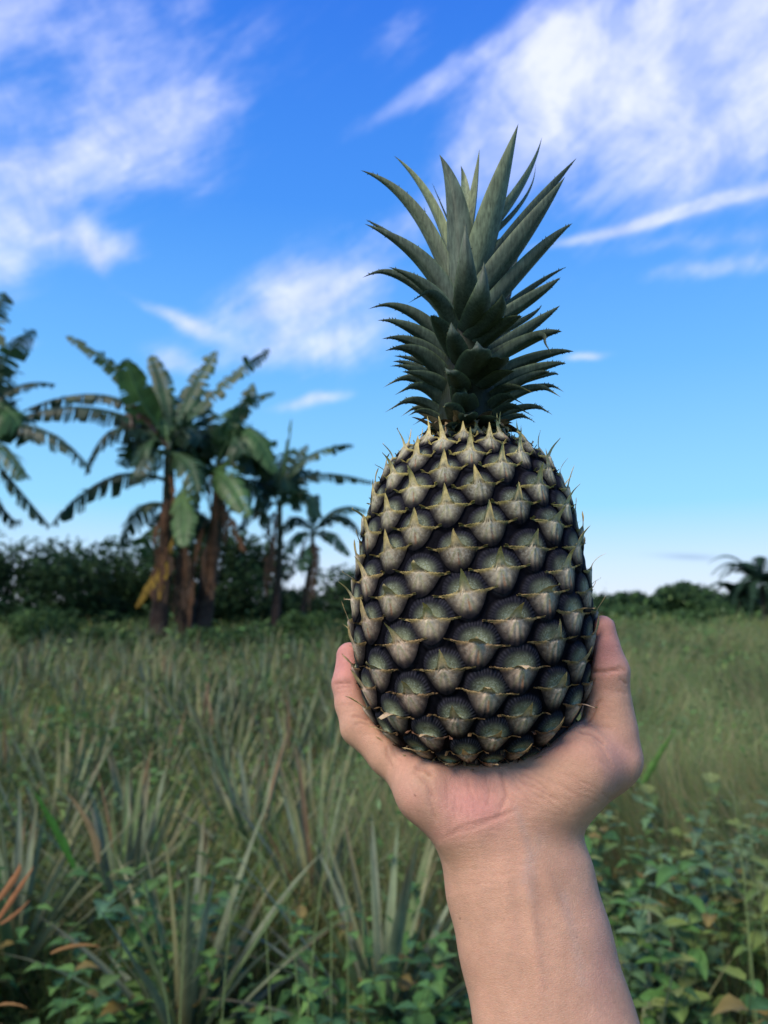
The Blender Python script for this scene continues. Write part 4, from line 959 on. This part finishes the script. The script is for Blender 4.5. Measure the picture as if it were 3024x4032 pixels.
# grass: one sheet of blades nobody could count
def grass_field(name, N_, yf, xf, hf, wf, cols, wts, seed, dead=.1, seg=4):
    r = np.random.default_rng(seed)
    y = yf(r, N_); x = xf(r, N_, y); g = gz_(x, y)
    h = hf(r, x, y); w_ = wf(r, y)
    h = h * (.78 + .45 * (.5 + .5 * np.sin(x * 2.1 + 2 * np.sin(y * 1.1)) * np.sin(y * 1.7 + 1.3 * x)))
    az_ = r.uniform(0, 2 * math.pi, N_) * .45 + 3 * np.sin(x * 1.2) * np.sin(y * .8); lean = np.abs(r.normal(.15, .32, N_)); curl = r.uniform(.2, 1.7, N_)
    t = np.linspace(0, 1, seg); an = lean[:, None] + curl[:, None] * t ** 1.4
    ds = h[:, None] / (seg - 1)
    hh_ = np.concatenate([np.zeros((N_, 1)), np.cumsum(np.sin(an[:, :-1]) * ds, 1)], 1); zz_ = np.concatenate([np.zeros((N_, 1)), np.cumsum(np.cos(an[:, :-1]) * ds, 1)], 1)
    cl = np.stack([x[:, None] + np.cos(az_)[:, None] * hh_, y[:, None] + np.sin(az_)[:, None] * hh_, g[:, None] + zz_], -1)
    wa = r.uniform(0, math.pi, N_); s = np.stack([np.cos(wa), np.sin(wa), 0 * wa], -1)
    ww = w_[:, None] * (1 - t[None] * .93)
    V = np.stack([cl - s[:, None] * ww[..., None], cl + s[:, None] * ww[..., None]], 2)
    ci_ = r.choice(len(cols), N_, p=np.array(wts) / sum(wts)); c = np.array(cols)[ci_] * r.uniform(.7, 1.3, (N_, 1))
    patch = .5 + .5 * np.sin(x * 1.4 + 1.3 * np.sin(y * .9)) * np.sin(y * 1.3 + np.sin(x * 1.1) * 1.5)
    straw = np.clip(.5 + .5 * np.sin(x * .9 - y * .5 + 2) * np.sin(y * .6 + x * .3), 0, 1) ** 2
    c = c * (.72 + .5 * patch[:, None]); c = lerp(c, c * np.array((1.22, 1.08, 1.05)), straw * (r.random(N_) < .7))
    C_ = np.broadcast_to(c[:, None, None, :], V.shape)
    base_ = (np.arange(N_) * seg * 2)[:, None, None]; k = np.arange(seg - 1)[None, :, None] * 2
    F_ = base_ + k + np.array([0, 1, 3, 2])[None, None]
    o = obj(name, mesh(name, V.reshape(-1, 3), F_.reshape(-1, 4), m_grass, C_.reshape(-1, 3), smooth=False)); tag(o, None, None, None, 'stuff'); return o
GC = [(.190, .270, .070), (.265, .300, .095), (.135, .230, .060), (.380, .330, .150), (.280, .175, .085)]
side = lambda r, n, y: r.uniform(-.62, .62, n) * (y + .3)
right = lambda r, n, y: r.uniform(-.02, .64, n) * (y + .2)
grass_field('grass', 52000, lambda r, n: 2.6 * (15 / 2.6) ** r.random(n), side, lambda r, x, y: r.uniform(.30, .62, len(x)) + .10 * (x > 0), lambda r, y: .0022 + .00065 * y, GC, [3, 3, 3, 1.6, .8], 11)
grass_field('grass', 60000, lambda r, n: 2.4 * (15 / 2.4) ** r.random(n), right, lambda r, x, y: r.uniform(.45, .85, len(x)) * (.85 + .15 * np.clip(y / 5, 0, 1)), lambda r, y: .0018 + .0006 * y, [(.185, .26, .10), (.25, .285, .125), (.13, .22, .08), (.35, .32, .17), (.27, .19, .11)], [3.2, 3.0, 3, 1.8, .6], 12)
grass_field('grass', 70000, lambda r, n: 13 * (80 / 13) ** r.random(n), lambda r, n, y: r.uniform(-.75, .75, n) * y, lambda r, x, y: r.uniform(.35, .75, len(x)), lambda r, y: .001 + .0011 * y, GC, [3, 3, 3, 1.4, .4], 13, seg=3)
grass_field('undergrowth', 40000, lambda r, n: r.uniform(1.25, 4.2, n), side, lambda r, x, y: r.uniform(.15, .50, len(x)), lambda r, y: .0035 + 0 * y, [(.085, .150, .045), (.120, .185, .060), (.065, .120, .045), (.18, .13, .07)], [3, 2, 2, .6], 14)

def leafy_cover(name, N_, yf, xf, hf, size, cols, seed):
    r = np.random.default_rng(seed); y = yf(r, N_); x = xf(r, N_, y); z = gz_(x, y) + hf(r, x, y)
    p = np.stack([x, y, z], -1); a = norm(r.normal(0, 1, (N_, 3)) * [1, 1, .55]); b = norm(np.cross(a, norm(r.normal(0, .5, (N_, 3)) + [0, 0, 1.])))
    s = (size * (.6 + .13 * y) * r.uniform(.6, 1.4, N_))[:, None]
    V = np.stack([p - a * s, p + b * s * .42, p + a * s, p - b * s * .42], 1).reshape(-1, 3)
    patch = .5 + .5 * np.sin(x * 1.7 + 2 * np.sin(y * .8)) * np.sin(y * 1.2 + 1.5 * np.sin(x * .9))
    c = np.array(cols)[r.integers(0, len(cols), N_)] * r.uniform(.7, 1.3, (N_, 1)) * (.75 + .5 * patch[:, None])
    tag(obj(name, mesh(name, V, np.arange(N_ * 4).reshape(-1, 4), m_fol, np.repeat(c, 4, 0), smooth=False)), None, None, None, 'stuff')
LC = [(.125, .235, .068), (.095, .195, .060), (.19, .275, .085), (.150, .235, .10)]
def lumpy(r, x, y): return np.abs(r.normal(0, .16, len(x))) + .10 + .28 * np.clip(np.sin(x * 1.9 + y) * np.sin(y * 1.3 - x * .6), 0, 1) * r.random(len(x))
leafy_cover('undergrowth', 60000, lambda r, n: 2.6 * (16 / 2.6) ** r.random(n), side, lumpy, .026, LC, 31)
leafy_cover('undergrowth', 40000, lambda r, n: 12 * (60 / 12) ** r.random(n), lambda r, n, y: r.uniform(-.75, .75, n) * y, lambda r, x, y: lumpy(r, x * .4, y * .4) * 1.3, .022, LC + GC[:2], 32)
leafy_cover('undergrowth', 26000, lambda r, n: 2.3 * (14 / 2.3) ** r.random(n), right, lambda r, x, y: lumpy(r, x, y) * 1.75 * (.6 + .5 * np.sin(x * 1.7 + y)), .018, LC, 33)
# ------------------------------------------------------------------ leafy weeds close to the camera
def weed_leaf(bag, p, dirv, ln, wd, col, r, shape):
    d = norm(np.array(dirv)); wd = wd * r.uniform(.75, 1.15); dro = r.uniform(.1, .75)
    if r.random() < .06: col = np.array((.22, .17, .05))
    sdv = norm(np.cross(d, np.array([0, 0, 1.]))); up = np.cross(sdv, d)
    n, m = 9, 5; t = np.linspace(0, 1, n); s = np.linspace(-1, 1, m)
    w_ = wd * (np.sin(np.clip(t, 0, 1) ** (.62 if shape == 'pointed' else .85) * math.pi) ** (1.0 if shape == 'pointed' else .65))
    if shape == 'pointed': w_ = w_ * (1 + .10 * np.sin(t * 40))
    cl = p + d * (ln * t)[:, None] - np.array([0, 0, 1.]) * (ln * dro * t ** 2)[:, None]
    V = cl[:, None] + sdv * (w_[:, None, None] * s[None, :, None]) + up * ((w_[:, None] * .35 * np.abs(s)[None] ** 1.3) + .02 * ln * np.sin(t * 22)[:, None] * np.abs(s)[None])[..., None]
    c = np.broadcast_to(np.array(col), (n, m, 3)).copy(); c = lerp(c, np.array(col) * 1.5 + .01, (np.abs(s) < .1)[None] * .6 * np.ones((n, 1)))
    bag.add(V, grid_faces(n, m), c.reshape(-1, 3))
def weed(seed, h=.6, shape='pointed', cols=None, ln=.065, ns=7, pairs=7):
    r = np.random.default_rng(seed); root = []; sb_ = Bag(); lb_ = Bag()
    for k in range(ns):
        a = k * 2.4 + r.uniform(-.4, .4); sp_ = r.uniform(.05, .28); hh_ = h * r.uniform(.65, 1.05)
        e = np.array([math.cos(a) * sp_, math.sin(a) * sp_, hh_]); tt = np.linspace(0, 1, 9)
        cl = bez(np.zeros(3), np.array([e[0] * .2, e[1] * .2, hh_ * .6]), e, tt); an = np.linspace(0, 2 * math.pi, 5, endpoint=False)
        V = cl[:, None] + np.stack([np.cos(an), np.sin(an), 0 * an], -1)[None] * (.0022 * (1.2 - tt))[:, None, None]; sb_.add(V, grid_faces(9, 5, True), (.07, .09, .04))
        for q in range(pairs):
            u = .35 + .65 * (q + .3 * r.random()) / pairs; p = np.array([np.interp(u, tt, cl[:, i]) for i in range(3)])
            for sd in (0, math.pi):
                aa_ = q * 1.57 + sd + r.uniform(-.4, .4) + a; l = ln * r.uniform(.6, 1.25) * (1.15 - .45 * u)
                col = np.array(cols[r.integers(0, len(cols))]) * r.uniform(.75, 1.25)
                weed_leaf(lb_, p, (math.cos(aa_), math.sin(aa_), r.uniform(.0, .7)), l * 1.25, l * (.40 if shape == 'pointed' else .34), col, r, shape)
    return sb_.mesh('stem', m_weed), lb_.mesh('foliage', m_weed)
WC = [(.090, .200, .050), (.125, .240, .055), (.065, .155, .055)]; WB = [(.15, .26, .075), (.09, .18, .085)]; WY = [(.190, .260, .065), (.130, .205, .055), (.230, .280, .085)]; WG = [(.12, .22, .09), (.16, .26, .12)]
wq = [weed(960, .52, 'pointed', WC + WY, .034, 10, 9), weed(961, .60, 'oval', WC, .040, 8, 8), weed(962, .62, 'pointed', WB + WY, .080, 5, 6)]
wm = [weed(900 + k, .62, 'pointed', WC if k % 2 else WC + WB, .062) for k in range(4)] + [weed(920 + k, .62, 'oval', WY + WC[:1], .065, 6, 8) for k in range(3)] + [weed(940, .55, 'pointed', WG, .048, 9, 10)] + wq
def place_weed(kind, x, y, s, label, cat='weed', group=None, name='leafy_weed'):
    root = empty(name, (x, y, float(gz_(x, y)))); root.scale = (s, s, s); root.rotation_euler = (0, 0, rng.uniform(0, 6.28)); tag(root, label, cat, group)
    for nm, me in zip(('stem', 'foliage'), wm[kind]): obj(nm, me, root)
spots = []
for k in range(52):
    y = 1.42 + 1.15 * ((k * .618) % 1) ** 1.1; fx = ((k * .7548) % 1) * 1.16 - .58; x = fx * (y + .15)
    spots.append((x, y, fx))
for k in range(16):
    y = 2.5 + 1.1 * ((k * .618) % 1); fx = .12 + .46 * ((k * .7548) % 1); spots.append((fx * y, y, fx))
for x, y, fx in spots:
    if fx < .16 and math.sin(fx * 13 + .8) * math.sin(y * 5 + fx * 7) > .45: continue
    if fx > .16: kind = int(rng.integers(4, 7)) if rng.random() < .62 else int(rng.integers(0, 4)); lb = 'leafy green weed in the low tangle on the thumb side of the forearm'
    else: kind = int(rng.integers(0, 4)); lb = 'leafy green weed in the low tangle on the little-finger side of the forearm'
    kind = int(rng.integers(8, 11)) if rng.random() < .35 else kind
    place_weed(kind, x, y, rng.uniform(.72, 1.0) + .12 * (x > .3) + .28 * (1 if math.sin(x * 9 + 1.7) > .1 else 0), lb, 'weed', 'leafy weeds near the photographer')
place_weed(7, .66, 2.25, 1.50, 'blue-green feathery weed standing out of the grass just past the wrist', 'weed'); place_weed(7, 1.15, 2.8, 1.4, 'blue-green weed further out, near the picture edge past the wrist', 'weed')
# loose dry orange leaves and single blades
def single(name, label, cat, pts, y, wpx, col, mat=None, group=None, dy=0):
    (x0, y0), (x1, y1), (x2, y2) = pts
    p0, p1, p2 = P(x0, y0, y), P(x1, y1, y + dy * .5), P(x2, y2, y + dy); C = 2 * p1 - .5 * (p0 + p2); n = 16; t = np.linspace(0, 1, n); cl = bez(p0, C, p2, t)
    tn = norm(np.gradient(cl, axis=0)); W = norm(np.cross(tn, np.array([.25, 1, .2]))); Nn = np.cross(W, tn)
    w_ = wpx / 2912 * y * .5 * np.clip(1 - t ** 2.2, 0, 1) ** .8 * (.45 + .55 * np.clip(t * 4, 0, 1)) * (.62 if mat is None else .9) * (1 + .12 * np.sin(t * 23 + x0)); s = np.linspace(-1, 1, 5)
    V = cl[:, None] + W[:, None] * (w_[:, None, None] * s[None, :, None]) + Nn[:, None] * (w_[:, None, None] * (.45 * np.abs(s))[None, :, None])
    b = Bag(); b.add(V - p0, grid_faces(n, 5), col); b.add(V - p0 - Nn[:, None] * .0008, grid_faces(n, 5)[:, ::-1], col); o = obj(name, b.mesh(name, mat or m_dry)); o.location = p0; return tag(o, label, cat, group)
OR = (.36, .17, .075)
single('dry_leaf', 'orange dry blade sticking up at the very edge, highest of its cluster', 'dry leaf', ((-20, 3560), (60, 3450), (75, 3400)), 1.75, 42, OR, group='dry orange blades among the weeds')
single('dry_leaf', 'broad orange dry blade lying slantwise beneath the highest one', 'dry leaf', ((-20, 3640), (60, 3520), (135, 3410)), 1.72, 34, (.36, .16, .07), group='dry orange blades among the weeds')
single('dry_leaf', 'short orange dry blade lowest of the edge cluster', 'dry leaf', ((0, 3640), (60, 3600), (120, 3540)), 1.68, 26, OR, group='dry orange blades among the weeds')
single('dry_leaf', 'orange-brown dry blade lying level above the pointed weed leaves', 'dry leaf', ((200, 3755), (300, 3725), (395, 3728)), 1.62, 26, (.36, .20, .08), group='dry orange blades among the weeds')
single('dry_leaf', 'thin tan dry blade at the bottom edge corner', 'dry leaf', ((-10, 3960), (50, 3955), (110, 3970)), 1.58, 20, (.40, .22, .09), group='dry orange blades among the weeds')
single('dry_leaf', 'tan curved browning blade standing up beside the bright green one', 'dry leaf', ((385, 3400), (350, 3260), (258, 3115)), 2.1, 40, (.22, .17, .09), m_pin)
single('tall_grass', 'bright green broad blade leaning among the grey pineapple plants', 'grass blade', ((290, 3420), (210, 3260), (130, 3110)), 2.1, 46, (.05, .17, .03), m_weed)
single('tall_grass', 'vivid green blade slanting up behind the base of the thumb', 'grass blade', ((2530, 3090), (2580, 3000), (2660, 2870)), 3.4, 34, (.10, .22, .045), m_weed)
# tall grass stalks with fine seed heads
def stalk(x, y, h, seed, label, group='tall seeding grass stalks'):
    r = np.random.default_rng(seed); b = Bag(); lx_, ly_ = r.uniform(-.12, .12), r.uniform(-.1, .1); tt = np.linspace(0, 1, 14)
    cl = bez(np.zeros(3), np.array([0, 0, h * .6]), np.array([lx_, ly_, h]), tt); an = np.linspace(0, 2 * math.pi, 4, endpoint=False); ring = np.stack([np.cos(an), np.sin(an), 0 * an], -1)
    b.add(cl[:, None] + ring[None] * (.0019 * (1.25 - tt))[:, None, None], grid_faces(14, 4, True), (.30, .40, .15))
    hb = Bag()
    for k in range(18):
        u = .68 + .31 * k / 18; p = np.array([np.interp(u, tt, cl[:, i]) for i in range(3)]); a = k * 2.4; l = r.uniform(.04, .09) * (1.2 - (u - .68) * 2)
        e = np.array([math.cos(a) * l, math.sin(a) * l, l * .9]); t2 = np.linspace(0, 1, 5); c2 = bez(p, p + e * np.array([.4, .4, .8]), p + e, t2)
        hb.add(c2[:, None] + ring[None] * .00045, grid_faces(5, 4, True), (.24, .28, .14))
        for q in range(6):
            pp = c2[1 + q % 4] + r.uniform(-.002, .002, 3); s_ = .0022
            hb.add(np.array([pp - [s_ * .5, 0, 0], pp + [0, s_ * .5, 0], pp + [s_ * .5, 0, s_ * 1.5], pp + [0, -s_ * .5, s_ * .6]]), np.array([[0, 1, 2, 3]]), (.30, .31, .18))
    root = empty('grass_stalk', (x, y, float(gz_(x, y)))); tag(root, label, 'grass stalk', group); obj('stem', b.mesh('stem', m_weed), root); obj('seed_head', hb.mesh('seed_head', m_weed), root)
for k, (px, y, h) in enumerate([(1130, 1.7, .92), (1200, 1.8, 1.0), (1250, 1.75, .90), (1320, 1.9, 1.02), (1390, 1.85, .95), (1440, 2.0, 1.0), (820, 1.65, .78), (900, 1.7, .80), (760, 1.72, .76)]):
    stalk((px - 1512) / 2912 * y, y, h * 1.2, 700 + k, 'thin green seeding grass stalk rising from the weeds on the little-finger side of the forearm', 'seeding grass stalks by the little finger')
for k, (px, y, h) in enumerate([(2880, 1.8, .95), (2860, 2.0, .85), (2950, 1.9, .80), (2780, 2.1, .82)]):
    stalk((px - 1512) / 2912 * y, y, h * 1.2, 720 + k, 'thin seeding grass stalk among the oval-leaved weeds on the thumb side', 'seeding grass stalks on the thumb side')
